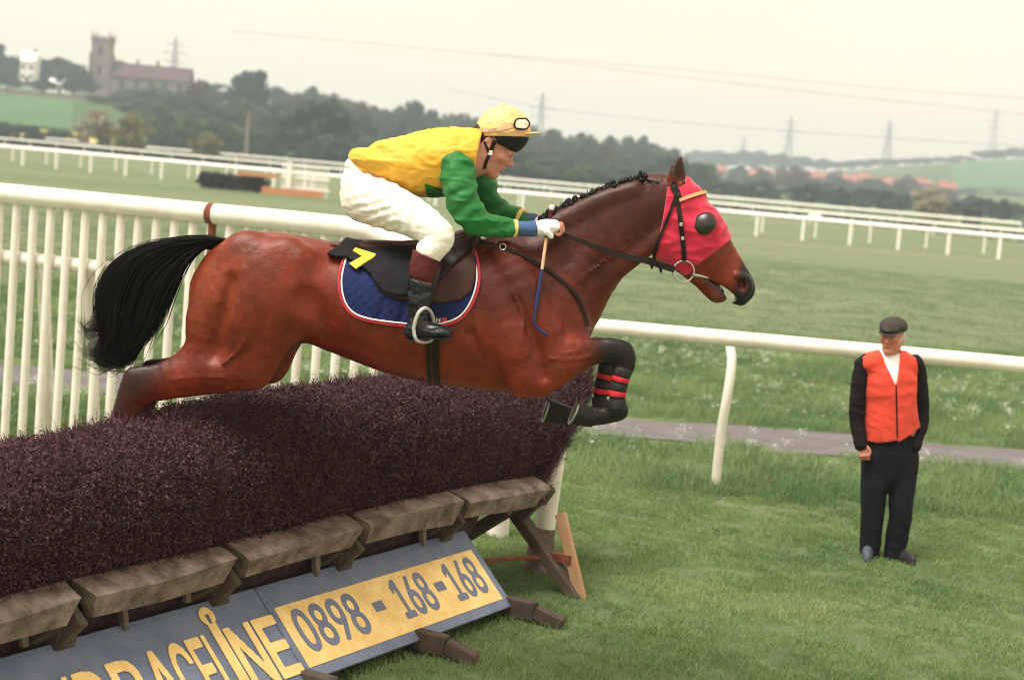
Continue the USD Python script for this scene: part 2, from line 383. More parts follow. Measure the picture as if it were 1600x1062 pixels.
# ================================================================== SETTING
def terrain(X, Y):
    X, Y = np.asarray(X, float), np.asarray(Y, float); u = X / np.maximum(Y, 1.0)
    left = 16 * sstep(330, 600, Y) * sstep(-.06, -.20, u) * (1 - .3 * sstep(800, 1400, Y))
    far = sstep(620, 1500, Y) * (18 + 34 * sstep(.12, .33, u) + 10 * sstep(-.1, -.3, u))
    roll_ = 2.0 * (meshkit.fbm(np.stack([X / 150, Y / 150, np.zeros_like(X)], -1), 3) - .5) * sstep(150, 400, Y)
    return left + far + roll_
def sheet(xs, ys, lift=0.0, zfun=terrain):
    X, Y = np.meshgrid(xs, ys); V = np.stack([X, Y, zfun(X, Y) + lift], -1).reshape(-1, 3); n, m = X.shape
    i = np.arange(n * m).reshape(n, m); a, b, c, d = i[:-1, :-1].ravel(), i[:-1, 1:].ravel(), i[1:, 1:].ravel(), i[1:, :-1].ravel()
    return V, np.vstack([np.stack([a, b, c], 1), np.stack([a, c, d], 1)])

def ground_material():
    n = {'g': ('geometry', {}), 'sep': ('separate_xyz', {}),
         'n1': ('noise_texture', {'scale': .42, 'detail': 4.0, 'roughness': .6}),
         'n2': ('noise_texture', {'scale': 3.0, 'detail': 5.0, 'roughness': .65}),
         'n3': ('noise_texture', {'scale': 60.0, 'detail': 3.0}),
         'mp': ('mapping', {'scale': (.02, .09, .05)}), 'n4': ('noise_texture', {'scale': 1.0, 'detail': 5.0, 'roughness': .6}),
         'vor': ('voronoi_texture', {'scale': .0085}), 'rv': ('rgb_ramp', {'ramp': [(0, (.042, .085, .03)), (.35, (.06, .115, .035)), (.6, (.05, .075, .03)), (.8, (.09, .12, .045)), (1, (.075, .065, .045))], 'interpolate': True}),
         'sv': ('separate_color', {}),
         'r1': ('rgb_ramp', {'ramp': [(.25, (.085, .13, .06)), (.5, (.115, .16, .075)), (.72, (.165, .185, .10)), (.85, (.21, .175, .115))]}),
         'r2': ('rgb_ramp', {'ramp': [(.3, (.72, .72, .72)), (.7, (1.2, 1.2, 1.15))]}),
         'r4': ('rgb_ramp', {'ramp': [(.3, (.12, .165, .09)), (.5, (.155, .19, .11)), (.7, (.20, .215, .135))]}),
         'm1': ('mix_color', {'blend_type': 'multiply', 'fac': 1.0}), 'far': ('map_range', {'from_min': 16, 'from_max': 40, 'clamp': True}), 'hill': ('map_range', {'from_min': 240, 'from_max': 340, 'clamp': True}),
         'mf': ('mix_color', {}), 'mh': ('mix_color', {}), 'b': ('bump', {'strength': .8, 'distance': .03}), 'p': ('principled_bsdf', {'roughness': .95, 'specular_ior_level': .1})}
    L = [('g.position', 'sep.vector'), ('g.position', 'n1.vector'), ('g.position', 'n2.vector'), ('g.position', 'n3.vector'), ('g.position', 'mp.vector'), ('mp.vector', 'n4.vector'), ('g.position', 'vor.vector'),
         ('n1.fac', 'r1.fac'), ('n2.fac', 'r2.fac'), ('n4.fac', 'r4.fac'), ('vor.color', 'sv.color'), ('sv.r', 'rv.fac'),
         ('sep.y', 'far.value'), ('sep.y', 'hill.value'), ('far.result', 'mf.fac'), ('r1.color', 'mf.a'), ('r4.color', 'mf.b'), ('mf.result', 'm1.a'), ('r2.color', 'm1.b'),
         ('hill.result', 'mh.fac'), ('m1.result', 'mh.a'), ('rv.color', 'mh.b'), ('mh.result', 'p.base_color'), ('n3.fac', 'b.height'), ('b.normal', 'p.normal')]
    usdkit.material(stage, '/World/Looks/turf', n, L, surface='p.BSDF')
ground_material()
ys = np.concatenate([np.linspace(-60, 30, 40), np.geomspace(31, 2500, 150)])
xs = np.concatenate([-np.geomspace(2300, 12, 110), np.linspace(-11, 11, 30), np.geomspace(12, 2300, 110)])
solo('ground', sheet(xs, ys), 'turf', kind='structure', smooth=True)

mat('tarmac', (.125, .118, .122), .9, .2, 2.5, bump=.004, bscale=90)
py_ = np.linspace(-14, 14, 120)
edge = lambda x, s: .12 * np.sin(x * 1.7 + s) + .08 * np.sin(x * 4.1 + 2 * s)
Vp = np.concatenate([np.stack([py_, 16.55 + edge(py_, 0), np.full(120, .012)], 1), np.stack([py_, 18.05 + edge(py_, 2), np.full(120, .012)], 1)])
ii = np.arange(119)
solo('path', (Vp, np.vstack([np.stack([ii, ii + 1, ii + 121], 1), np.stack([ii, ii + 121, ii + 120], 1)])), 'tarmac', kind='structure')

# haze: one even box of air round everything
usdkit.material(stage, '/World/Looks/haze', {'v': ('principled_volume', {'color': (.74, .90, 1.0), 'density': .00055, 'anisotropy': .2})}, [], volume='v.volume')
hz = trimesh.creation.box((4700, 2640, 112)); hz.apply_translation((0, 1240, 112 / 2 - 3.0))
solo('haze', hz, 'haze', kind='stuff')

# ------------------------------------------------------------------ trees
mat('bark', (.07, .058, .05), .9, .3, 3.0)
mat('crown_green', (.055, .115, .045), .85, .25, .5, second=(.10, .17, .07), island=.35, translucent=.2, coords='obj')
mat('crown_grey', (.055, .095, .075), .85, .25, .5, second=(.105, .15, .115), island=.35, translucent=.2, coords='obj')
mat('crown_russet', (.09, .07, .055), .85, .25, .5, second=(.13, .10, .08), island=.3, translucent=.15, coords='obj')
mat('crown_dark', (.026, .056, .046), .85, .25, .5, second=(.055, .095, .072), island=.3, translucent=.15, coords='obj')
mat('blossom', (.32, .30, .20), .85, .25, .6, second=(.55, .50, .38), island=.3, translucent=.2, coords='obj')
mat('crown_olive', (.17, .18, .075), .85, .25, .6, second=(.30, .29, .15), island=.3, translucent=.2, coords='obj')
def leaf_cloud(centres, radii, per, size, r):
    """Leaf-clump faces spread through and over a set of lobes."""
    V, Fc, n = [], [], 0
    for c, rad in zip(centres, radii):
        d = r.normal(size=(per, 3)); d /= np.linalg.norm(d, axis=1, keepdims=True)
        p = c + d * rad * (r.uniform(.35, 1.08, (per, 1)) ** .6)
        a = r.normal(size=(per, 3)); a /= np.linalg.norm(a, axis=1, keepdims=True); b = np.cross(a, d + .4 * r.normal(size=(per, 3))); b /= np.maximum(np.linalg.norm(b, axis=1, keepdims=True), 1e-6)
        s = size * r.uniform(.6, 1.4, (per, 1))
        q = np.stack([p - a * s, p + b * s * .6, p + a * s, p - b * s * .6], 1); q[:, 0, 2] += .2 * s[:, 0]; q[:, 2, 2] -= .2 * s[:, 0]
        V.append(q.reshape(-1, 3)); i = n + 4 * np.arange(per); Fc += [np.stack([i, i + 1, i + 2], 1), np.stack([i, i + 2, i + 3], 1)]; n += 4 * per
    return np.vstack(V), np.vstack(Fc)
def make_tree(name, label, cat, group, loc, H, spread, trunk, material, seed, lobes=30, per=120, leaf=.34, low=.25):
    r = np.random.default_rng(seed)
    t = thing(name, label, cat, loc, group)
    c = []
    for _ in range(lobes * 6):
        p = r.uniform(-1, 1, 3)
        if np.linalg.norm(p) < 1 and len(c) < lobes: c.append(p)
    c = np.array(c); zc = H * (low + (1 - low) / 2); c = c * np.array([spread, spread, H * (1 - low) / 2]) * .80 + [0, 0, zc]
    c[:, :2] *= (1.15 - .55 * sstep(zc, H, c[:, 2]))[:, None]
    rad = r.uniform(.24, .42, (len(c), 1)) * spread * np.array([1, 1, .8])
    part(t, 'crown', leaf_cloud(c, rad, per, leaf * spread / 4.5, r), material, local=True)
    if trunk:
        ms = [tube(spline([(0, 0, -.3), (.15 * trunk, 0, H * low), (0, .2 * trunk, H * .62)], 5), np.linspace(trunk, trunk * .35, 11), 7)]
        for k in range(5):
            e = c[r.integers(len(c))]; z0 = H * (low + .06 * k); ms.append(tube(spline([(0, 0, z0), (e + [0, 0, z0]) / 2 * [1, 1, 1], e], 4), np.linspace(trunk * .5, trunk * .12, 9), 5))
        part(t, 'trunk', joined(ms), 'bark', smooth=True, local=True)
    return t
far_loc = (0, 0, 0)
KIND = {}
def spot(px):
    for lim, words in ((130, 'at the left edge'), (230, 'below the church tower'), (300, 'below the church roof'), (365, 'left of the tall pale pole'), (440, 'right of the tall pale pole'), (540, 'left of the jockey back'), (640, 'behind the jockey back'), (745, 'left of the jockey cap'),
                       (850, 'behind the jockey cap'), (950, 'right of the jockey cap'), (1045, 'left of the horse ears'), (1120, 'right of the horse ears'), (1200, 'above the red hood nose'), (1300, 'among the first red roofs'), (1400, 'among the middle red roofs'), (1500, 'near the cream bush'), (9999, 'at the right edge')):
        if px < lim: return words
def plant(kind, px, ytop, Y, label, group=None, width=None, cat=None, sink=0.0, name=None):
    """A tree or bush at a bearing and distance whose top reaches the given height in the view."""
    d = ray(px, horizon(px)); X = d[0] / d[1] * Y; z0 = float(terrain(X, Y)) - sink
    Ht = CAM[2] + (horizon(px) - ytop) * Y / FPX * math.cos(ROLL) - z0
    base, nm, c, H0, S0 = KIND[kind]
    if base is None: raise ValueError
    sx = Ht / H0 if width is None else width / S0
    copy_of(base, name or nm, label + (', ' + spot(px) if group else ''), cat or c, group, (X, Y, z0), random.uniform(0, 6.28), (sx, sx * random.uniform(.92, 1.08), Ht / H0))
# first of each kind stands in the far belt itself
def first(kind, name, cat, label, group, px, Y, H, spread, *a, **k):
    d = ray(px, horizon(px)); X = d[0] / d[1] * Y
    KIND[kind] = (make_tree(name, label + (', ' + spot(px) if group else ''), cat, group, (X, Y, float(terrain(X, Y))), H, spread, *a, **k), name, cat, H, spread)
G1, G2 = 'hazy green trees of the far belt', 'bare brownish trees of the far belt'
LG = 'hazy grey-green far-belt tree'
LB = 'hazy brownish tree in the far belt'
LD = 'dark tree behind the far belt'
first('green', 'broadleaf_tree', 'tree', LG, G1, 470, 400, 14.0, 5.2, .35, 'crown_green', 1, low=.16)
first('grey', 'grey_tree', 'tree', LG, G1, 560, 430, 14.0, 5.6, .35, 'crown_grey', 2, low=.14)
first('russet', 'russet_tree', 'tree', LB, G2, 305, 470, 12.0, 5.0, .3, 'crown_russet', 3, lobes=22, low=.18)
first('dark', 'dark_tree', 'tree', LD, 'dark trees of the far wood', 520, 620, 15.0, 6.0, .4, 'crown_dark', 4, low=.1)
first('bush', 'hedge_bush', 'bush', 'low dark bush below the far belt', 'low bushes at the foot of the far belt', 260, 330, 4.0, 3.0, 0, 'crown_dark', 5, lobes=14, per=70, low=0.0)
first('may', 'hawthorn_bush', 'bush', 'left of two pale round bushes by the far left rails, greyish with blossom', None, 150, 262, 7.4, 3.2, 0, 'blossom', 6, lobes=34, per=130, low=0.0, leaf=.26)
first('olive', 'olive_bush', 'bush', 'right of two pale round bushes by the far left rails, olive yellow', None, 207, 258, 6.9, 3.3, 0, 'crown_olive', 7, lobes=34, per=130, low=0.0, leaf=.26)
rt = np.random.default_rng(11)
sky_px = [-60, 0, 20, 60, 100, 130, 180, 215, 300, 340, 420, 450, 480, 520, 560, 600, 630, 660, 700, 740, 800, 850, 870, 900, 940, 1000, 1030, 1060, 1100, 1150, 1200, 1250, 1300, 1350, 1400, 1450, 1500, 1540, 1600, 1660]
sky_y = [60, 74, 86, 89, 97, 117, 110, 128, 131, 131, 142, 140, 138, 146, 156, 166, 160, 166, 176, 186, 190, 197, 206, 202, 216, 214, 222, 227, 240, 238, 240, 249, 252, 252, 252, 248, 246, 237, 233, 230]
top = lambda x: float(np.interp(x, sky_px, sky_y)) - 5
# back row up to the skyline
x = 300.0
while x < 1060:
    if not 345 < x < 415: plant(rt.choice(['dark', 'grey', 'green'], p=[.5, .3, .2]), x, top(x) + rt.uniform(-3, 9), rt.uniform(520, 640), LD, 'dark trees of the far wood', width=rt.uniform(4.5, 7))
    x += rt.uniform(20, 32)
# middle and front rows
for row, (Y0, drop, step) in enumerate(((440, 22, 30), (370, 48, 38))):
    x = 215.0 + 15 * row
    while x < 1120:
        h = horizon(x); yt = max(top(x) + drop + rt.uniform(-8, 14), h - 110)
        if h - yt > 14 and not (365 < x < 405 and row == 1):
            k = rt.choice(['green', 'grey', 'russet'], p=[.4, .35, .25])
            plant(k, x, yt, Y0 + rt.uniform(-30, 30), LB if k == 'russet' else LG, G2 if k == 'russet' else G1, width=rt.uniform(4.2, 6.5))
        x += rt.uniform(step * .7, step * 1.3)
# left hill top
for x, y, w in ((-15, 66, 8), (14, 88, 7), (62, 92, 7), (88, 90, 8), (112, 100, 7), (128, 118, 5), (182, 95, 4), (8, 118, 7), (64, 126, 6), (120, 128, 6)):
    plant('dark', x, y, 600 if y < 100 else 560, 'dark tree on the hilltop', 'dark trees on the church hill', width=w)
for x, y in ((192, 140), (205, 136), (225, 138), (240, 136), (258, 138), (275, 140), (290, 142), (180, 148), (150, 150), (165, 154), (300, 146)):
    plant(rt.choice(['russet', 'grey', 'green']), x, y, 520 + rt.uniform(-20, 10), 'small tree on the church slope', 'small trees below the church', width=4.5)
first('tall', 'tall_tree', 'tree', 'tall round-headed dark tree rising above the far belt left of the jockey', None, 381, 470, CAM[2] + (horizon(381) - 97) * 470 / FPX - float(terrain(-75, 470)), 6.2, .45, 'crown_dark', 14, lobes=44, per=130, low=.12)
plant('grey', 500, 152, 340, 'large spreading tree with a clear dark trunk left of the jockey in the far belt', None, width=8.5, name='spreading_tree')
# low bushes
for x in np.arange(-20, 720, 24):
    x = x + rt.uniform(-8, 8)
    if 120 < x < 240: continue
    plant('bush', x, horizon(x) - rt.uniform(3, 18), 318 + rt.uniform(-18, 25), 'low dark bush below the far belt', 'low bushes at the foot of the far belt', width=rt.uniform(2, 4.2))
for x in np.arange(10, 150, 17):      # hedge across the hill field
    plant('bush', x, 146 + x * .12 + rt.uniform(-3, 3), 545, 'bush in the hill field hedge', 'hedge bushes on the hill field', width=3.2)
for x in np.arange(820, 1640, 22):
    x = x + rt.uniform(-8, 8); plant(rt.choice(['bush', 'bush', 'grey']), x, horizon(x) - rt.uniform(10, 26), 420 + rt.uniform(-60, 60), 'low hazy bush beyond the far rails', 'low bushes across the far right', width=rt.uniform(3, 5))
# right: tree lines on the slopes and among the houses
for x in np.arange(1085, 1640, 17):
    x = x + rt.uniform(-6, 6); plant(rt.choice(['dark', 'grey'], p=[.7, .3]), x, top(x) + rt.uniform(0, 6), 1420 + rt.uniform(-60, 60), 'distant blue-grey skyline tree', 'trees along the right skyline', width=rt.uniform(8, 13))
for x in np.arange(1060, 1490, 13):
    x = x + rt.uniform(-9, 9); plant(rt.choice(['grey', 'russet', 'green']), x, horizon(x) - rt.uniform(16, 46), 700 + rt.uniform(-60, 200), 'hazy tree among far red-roofed houses', 'trees among the far houses', width=rt.uniform(4, 6.5))
for x in np.arange(1420, 1640, 20):
    x = x + rt.uniform(-6, 6); plant('bush', x, horizon(x) - rt.uniform(24, 34), 900, 'bush below the hill field', 'hedge bushes below the right hill field', width=6)
plant('may', 1450, 289, 240, 'pale cream bush in blossom behind the far rails on the right', None, width=3.2)
plant('olive', 322, 203, 270, 'low olive bush left of the pale pole in the far belt', None, width=2.6)
def patch(name, corners, mt, lift):
    """A field lying on the slope, given by its corner bearings and distances."""
    (xa, xb, Ya, Yb) = corners; n = 14
    ua = [ray(x, horizon(x)) for x in np.linspace(xa, xb, n)]
    V = np.array([[d[0] / d[1] * Y, Y, 0] for Y in np.linspace(Ya, Yb, n) for d in ua]); V[:, 2] = terrain(V[:, 0], V[:, 1]) + lift
    i = np.arange(n * n).reshape(n, n); a, b, c, d = i[:-1, :-1].ravel(), i[:-1, 1:].ravel(), i[1:, 1:].ravel(), i[1:, :-1].ravel()
    solo(name, (V, np.vstack([np.stack([a, b, c], 1), np.stack([a, c, d], 1)])), mt, kind='structure', smooth=True)
mat('rape', (.42, .34, .05), .9, .2, .05); mat('field_green', (.055, .13, .05), .9, .15, .05)
patch('field', (-40, 185, 372, 404), 'rape', .25)
patch('field', (-60, 112, 415, 520), 'field_green', .25)
patch('field', (1480, 1680, 950, 1330), 'field_green', .6)
patch('field', (1095, 1145, 1440, 1520), 'rape', 1.0)

# ------------------------------------------------------------------ church on the hill
mat('far_stone', (.2, .17, .155), .9, .15, .4, bump=.02, bscale=3); mat('far_slate', (.085, .05, .06), .8, .15, .4); mat('dark_opening', (.03, .03, .035), .8)
mat('far_white', (.75, .74, .7), .8, .05); mat('far_brick', (.26, .12, .09), .9, .15, .3); mat('red_tile', (.33, .13, .10), .85, .2, .3); mat('far_glass', (.06, .07, .08), .2)
def prism(poly_xz, y0, y1):
    n = len(poly_xz); V = np.array([[x, y0, z] for x, z in poly_xz] + [[x, y1, z] for x, z in poly_xz]); i = np.arange(n); j = (i + 1) % n
    F_ = [np.stack([i, j, j + n], 1), np.stack([i, j + n, i + n], 1), np.stack([np.zeros(n - 2, int), np.arange(2, n), np.arange(1, n - 1)], 1), np.stack([np.full(n - 2, n), n + np.arange(1, n - 1), n + np.arange(2, n)], 1)]
    return V, np.vstack(F_)
d = ray(153, horizon(153)); cx, cy = d[0] / d[1] * 580, 580.0; cz = float(terrain(cx, cy))
t = thing('church', 'hazy stone church with square pinnacled tower on the left hill', 'church', (cx, cy, cz))
slim = lambda m: (vf(m)[0] * np.array([.83, .83, 1]), vf(m)[1])
part(t, 'tower', slim(joined([box((0, 0, 9), (7.6, 7.6, 20)), box((0, 0, 12.2), (8.0, 8.0, .5)), box((0, 0, 6), (8.0, 8.0, .5)), *[box((s * 3.7, q * 3.7, 7), (1.4, 1.4, 15)) for s in (-1, 1) for q in (-1, 1)]])), 'far_stone', local=True)
part(t, 'parapet', slim(joined([box((0, 0, 19.4), (8.3, 8.3, .8)), *[box((s * (-3.3 + 1.65 * k), q * 3.9, 20.2), (.8, .5, .9)) for k in range(5) for s, q in ((1, 1), (1, -1))], *[box((q * 3.9, -3.3 + 1.65 * k, 20.2), (.5, .8, .9)) for k in range(5) for q in (-1, 1)]])), 'far_stone', local=True)
for s in (-1, 1):
    for q in (-1, 1): part(t, 'pinnacle', trimesh.creation.cone(.5, 3.2, sections=6).apply_translation((s * 3.05, q * 3.05, 19.8)), 'far_stone', local=True)
for z in (15.6, 8.8): part(t, 'belfry_window' if z > 10 else 'window', box((0, -3.17, z), (1.3, .1, 3.0)), 'dark_opening', local=True)
part(t, 'nave_wall', box((17.5, 1, 3.0), (27, 9, 9)), 'far_stone', local=True)
nv, nf = prism([(-5.2, 7.4), (5.2, 7.4), (0, 12.2)], 4, 31.2); nv = nv[:, [1, 0, 2]] + [0, 1, 0]
part(t, 'nave_roof', (nv, nf[:, ::-1]), 'far_slate', local=True)
for k in range(5): part(t, 'window', box((8 + 5 * k, -3.55, 4.5), (1.5, .1, 3.2)), 'dark_opening', local=True)
for k in (12, 19): part(t, 'chimney', box((k, 1, 12.6), (.9, .9, 2.4)), 'far_stone', local=True)
# ------------------------------------------------------------------ houses
def house(px, ybase, Y, w, h, roof, label, group, walls='far_brick', rot=0.0, roofm='red_tile', nm='house', deep=7.0, numbered_label=None):
    if numbered_label is not None: label = label + ', ' + spot(px)
    d = ray(px, horizon(px)); X = d[0] / d[1] * Y; z = CAM[2] + (horizon(px) - ybase) * Y / FPX; z = max(min(z, float(terrain(X, Y)) + 3), float(terrain(X, Y)) - .3)
    t = thing(nm, label, 'house', (X, Y, z), group, rotz=rot)
    part(t, 'wall', box((0, 0, h / 2 - .5), (w, deep, h + 1)), walls, local=True)
    v, f = prism([(-deep / 2 - .4, h - .1), (deep / 2 + .4, h - .1), (0, h + roof)], -w / 2 - .3, w / 2 + .3); r_ = part(t, 'roof', (v[:, [1, 0, 2]], f[:, ::-1]), roofm, local=True)
    part(r_, 'chimney', box((w * .3, 0, h + roof), (.8, .8, 1.8)), 'far_brick', local=True)
    for k in (-.28, .28):
        for z_ in ((h * .28, h * .72) if h > 4 else (h * .5,)): part(t, 'window', box((k * w, -deep / 2 - .03, z_), (1.2, .08, 1.2)), 'far_glass', local=True)
    part(t, 'door', box((0, -deep / 2 - .03, 1.0), (1.0, .08, 2.0)), 'dark_opening', local=True)
house(42, 131, 590, 5.0, 7.5, 3.5, 'tall narrow white house among trees on the far left hill', None, 'far_white', roofm='far_white', nm='white_house')
house(94, 147, 585, 8.5, 2.8, 2.2, 'low white house among dark trees left of the church', None, 'far_white', roofm='far_white', nm='white_bungalow')
for i, (px, yb, Y, w) in enumerate(((1168, 270, 900, 12), (1192, 272, 880, 9), (1212, 276, 860, 12), (1240, 268, 930, 14), (1268, 274, 930, 10), (1296, 280, 880, 11), (1326, 292, 830, 12), (1350, 297, 800, 10), (1368, 300, 790, 12), (1390, 299, 800, 10), (1410, 302, 790, 11), (1345, 285, 900, 9), (1474, 303, 800, 12), (1436, 300, 850, 9), (690, 186, 560, 10), (585, 170, 600, 10), (1080, 262, 900, 11), (1118, 262, 940, 10))):
    house(px, yb, Y, w * .72, 4.2, 3.0, 'far red-roofed brick house' if i < 14 or i > 15 else 'far red roof among the belt of trees', 'far red-roofed village houses' if i < 14 or i > 15 else 'red roofs behind the jockey', rot=rt.uniform(-.5, .5), numbered_label=i)
# ------------------------------------------------------------------ pylons and power lines
mat('far_steel', (.2, .21, .23), .6, .1)
def pylon_mesh(H):
    w = lambda z: np.interp(z, [0, .55 * H, .75 * H, H], [.11 * H, .035 * H, .025 * H, .004 * H]); ms = []
    for s in (-1, 1):
        for q in (-1, 1): ms.append(tube([(s * w(z), q * w(z), z) for z in np.linspace(0, H, 9)], .26, 4))
    zs = np.linspace(0, H * .95, 12)
    for a, b in zip(zs[:-1], zs[1:]):
        for q in (-1, 1):
            ms.append(beam((-w(a), q * w(a), a), (w(b), q * w(b), b), .22, .22)); ms.append(beam((w(a), q * w(a), a), (-w(b), q * w(b), b), .22, .22))
            ms.append(beam((q * w(a), -w(a), a), (q * w(b), w(b), b), .22, .22)); ms.append(beam((q * w(a), w(a), a), (q * w(b), -w(b), b), .22, .22))
    return joined(ms)
def arm_mesh(H, z, L):
    return joined([beam((-L, 0, z), (L, 0, z), .3, .3), beam((-L, 0, z), (0, 0, z + .05 * H), .25, .25), beam((L, 0, z), (0, 0, z + .05 * H), .25, .25)])
pyl0 = None; tips = []
for px, yt, yb, Y, lab in ((265, 60, 128, 1050, 'steel lattice pylon behind the church roof on the left'), (838, 145, 200, 1150, 'faint lattice pylon just right of the jockey cap'), (1155, 213, 240, 1900, 'smallest faint pylon, first right of the horse ears'), (1225, 183, 243, 1500, 'faint pylon above the left end of the red-roofed village'),
                          (1378, 188, 250, 1500, 'faint pylon in the middle of the right-hand skyline'), (1540, 172, 243, 1450, 'tallest clear lattice pylon at the right edge of the skyline')):
    d = ray(px, horizon(px)); X = d[0] / d[1] * Y; z = float(terrain(X, Y)); H = CAM[2] + (horizon(px) - yt) * Y / FPX - z
    if pyl0 is None:
        pyl0 = thing('pylon', lab, 'pylon', (X, Y, z), 'pylons on the skyline'); part(pyl0, 'lattice_tower', pylon_mesh(40), 'far_steel', local=True)
        for zz, L in ((25, 6), (30, 7.5), (35, 5)): part(pyl0, 'cross_arm', arm_mesh(40, zz, L), 'far_steel', local=True)
        stage.GetPrimAtPath(pyl0); UsdGeom.Xformable(stage.GetPrimAtPath(pyl0)).AddScaleOp().Set(Gf.Vec3f(H / 40, H / 40, H / 40))
    else: copy_of(pyl0, 'pylon', lab, 'pylon', 'pylons on the skyline', (X, Y, z), rt.uniform(-.3, .3), H / 40)
for pts, lab in ((((360, 48), (800, 90), (1230, 140), (1660, 185)), 'thin power line highest across the sky'), (((700, 140), (900, 175), (1230, 205), (1660, 232)), 'thin power line lowest across the sky, above the right village'), (((760, 84), (1100, 112), (1380, 138), (1660, 158)), 'thin power line second from the top across the sky')):
    P = np.array([at(x, y, 640.0) for x, y in pts])
    solo('power_line', tube(spline(P, 12), .10, 5), 'far_steel', lab, 'power line', smooth=True)
# ------------------------------------------------------------------ far rails
mat('white_far', (.8, .79, .75), .5, .04)
def far_rail(a, b, h, label, group, gap, r=.07, mid=False, nm='running_rail', post_r=.06):
    a, b = np.array(a, float), np.array(b, float); L = np.linalg.norm(b - a); n = int(L / gap)
    t = thing(nm, label, 'rail', a, group)
    part(t, 'rail', tube([a + [0, 0, h], (a + b) / 2 + [0, 0, h], b + [0, 0, h]], r, 8), 'white_far', smooth=40)
    if mid: part(t, 'rail', tube([a + [0, 0, h * .5], b + [0, 0, h * .5]], r * .8, 8), 'white_far', smooth=40)
    for k in range(n + 1):
        p = a + (b - a) * k / n; part(t, 'post', tube([p + [0, 0, -.1], p + [0, 0, h * .5], p + [0, 0, h - r * .5]], post_r, 6), 'white_far', smooth=40)
far_rail((-44, 122.5, 0), (8.2, 99, 0), 1.25, 'white running rail crossing the far turf on the left', None, 2.9, r=.10, post_r=.10)
far_rail((8.6, 98.9, 0), (31, 88.5, 0), 1.25, 'nearer white running rail of the far pair on the right', None, 2.5, r=.11, post_r=.10)
far_rail((-50, 137, 0), (40, 93.5, 0), 1.2, 'second white running rail just behind the far left one', None, 3.4, r=.08)
far_rail((-84, 246, 0), (46, 140, 0), 1.1, 'thin white rail beyond the far running rails', None, 6.0, r=.12)
far_rail((-112, 335, 0), (64, 215, 0), 1.3, 'furthest thin white rail in front of the tree belt', None, 8.0, r=.16)
mat('hedge_dark', (.03, .055, .03), .9, .3, 1.0)
hv = []; a, b = np.array([-92, 262, 0.]), np.array([52, 150, 0.])
hr = np.random.default_rng(3); cs = np.array([a + (b - a) * k / 150 + [0, 0, .5] for k in range(151)])
solo('clipped_hedge', leaf_cloud(cs, np.tile([.9, .6, .55], (151, 1)), 34, .3, hr), 'crown_dark', 'long low dark hedge between the far white rails', 'hedge')
# far fence with white wing
mat('orange_board', (.5, .22, .12), .7, .1); mat('dark_birch', (.035, .035, .04), .9, .3, 4)
fa, fb = ground(335, 293), ground(441, 300); fa[1] = fb[1] = 99.0; fb[2] = fa[2] = 0
t = thing('far_steeplechase_fence', 'small dark birch fence with orange boards across the far turf', 'fence', (fa + fb) / 2)
n_ = np.array([0, -1, 0.])
part(t, 'birch', joined([leaf_cloud(np.array([fa + (fb - fa) * k / 30 + [0, .4, .55] for k in range(31)]), np.tile([.3, .4, .5], (31, 1)), 60, .12, hr), beam(fa + [0, .4, .4], fb + [0, .4, .4], .6, .7)]), 'dark_birch')
part(t, 'top_board', beam(fa + [2.2, -.1, 1.08], fb + [.9, -.1, 1.08], .1, .22), 'orange_board'); part(t, 'base_board', beam(fb + [0, -.5, .22], fb + [3.6, -.5, .22], .1, .4), 'orange_board')
w0 = fb + [1.1, .2, 0]
t = thing('far_wing_fence', 'white slatted wing panel beside the far fence, left of the jockey', 'fence', w0)
for k in range(14): part(t, 'slat', beam(w0 + [.2 * k, 0, 0], w0 + [.2 * k, 0, 1.75], .09, .05, (0, 1, 0)), 'white_far')
for z in (.45, 1.1, 1.8): part(t, 'rail', beam(w0 + [-.1, -.08, z], w0 + [2.8, -.08, z], .06, .14), 'white_far')
part(t, 'post', beam(w0 + [.35, -.2, -.05], w0 + [.35, -.2, 2.0], .3, .3, (0, 1, 0)), 'white_far')
# hut, box and pole
p = ground(1517, 354); t = thing('dark_hut', 'small dark brown hut beyond the far right rails', 'hut', p)
part(t, 'wall', box((0, 0, 1.2), (2.3, 2.2, 2.4)), 'dark_opening', local=True); part(t, 'roof', box((0, 0, 2.46), (2.6, 2.5, .12)), 'far_slate', local=True); part(t, 'door', box((0, -1.13, 1.0), (.9, .05, 2.0)), 'bark', local=True)
p = ground(1272, 347); t = thing('white_box', 'white box with rounded top behind the far right rails', 'box', p)
part(t, 'case', box((0, 0, .4), (1.3, 1.0, .8), bevel=.12), 'white_far', local=True); part(t, 'lid', box((0, 0, .86), (1.1, .9, .22), bevel=.1), 'white_far', local=True)
d = ray(385, horizon(385)); X = d[0] / d[1] * 300; z = float(terrain(X, 300))
t = thing('tall_pole', 'tall pale pole rising before the far tree belt', 'pole', (X, 300, z))
part(t, 'shaft', tube([(0, 0, -.2), (.05, 0, 4), (0, 0, 9.0)], [.42, .36, .3], 8), 'far_stone', local=True, smooth=40); part(t, 'cap', box((0, 0, 9.1), (.9, .9, .25)), 'far_stone', local=True)
t = thing('low_shed', 'low dark red-brown shed at the foot of the tall pale pole', 'shed', (X + 1.5, 297, z))
part(t, 'wall', box((0, 0, .6), (6, 3, 1.2)), 'far_brick', local=True); part(t, 'roof', box((0, 0, 1.35), (6.6, 3.6, .35)), 'far_slate', local=True)

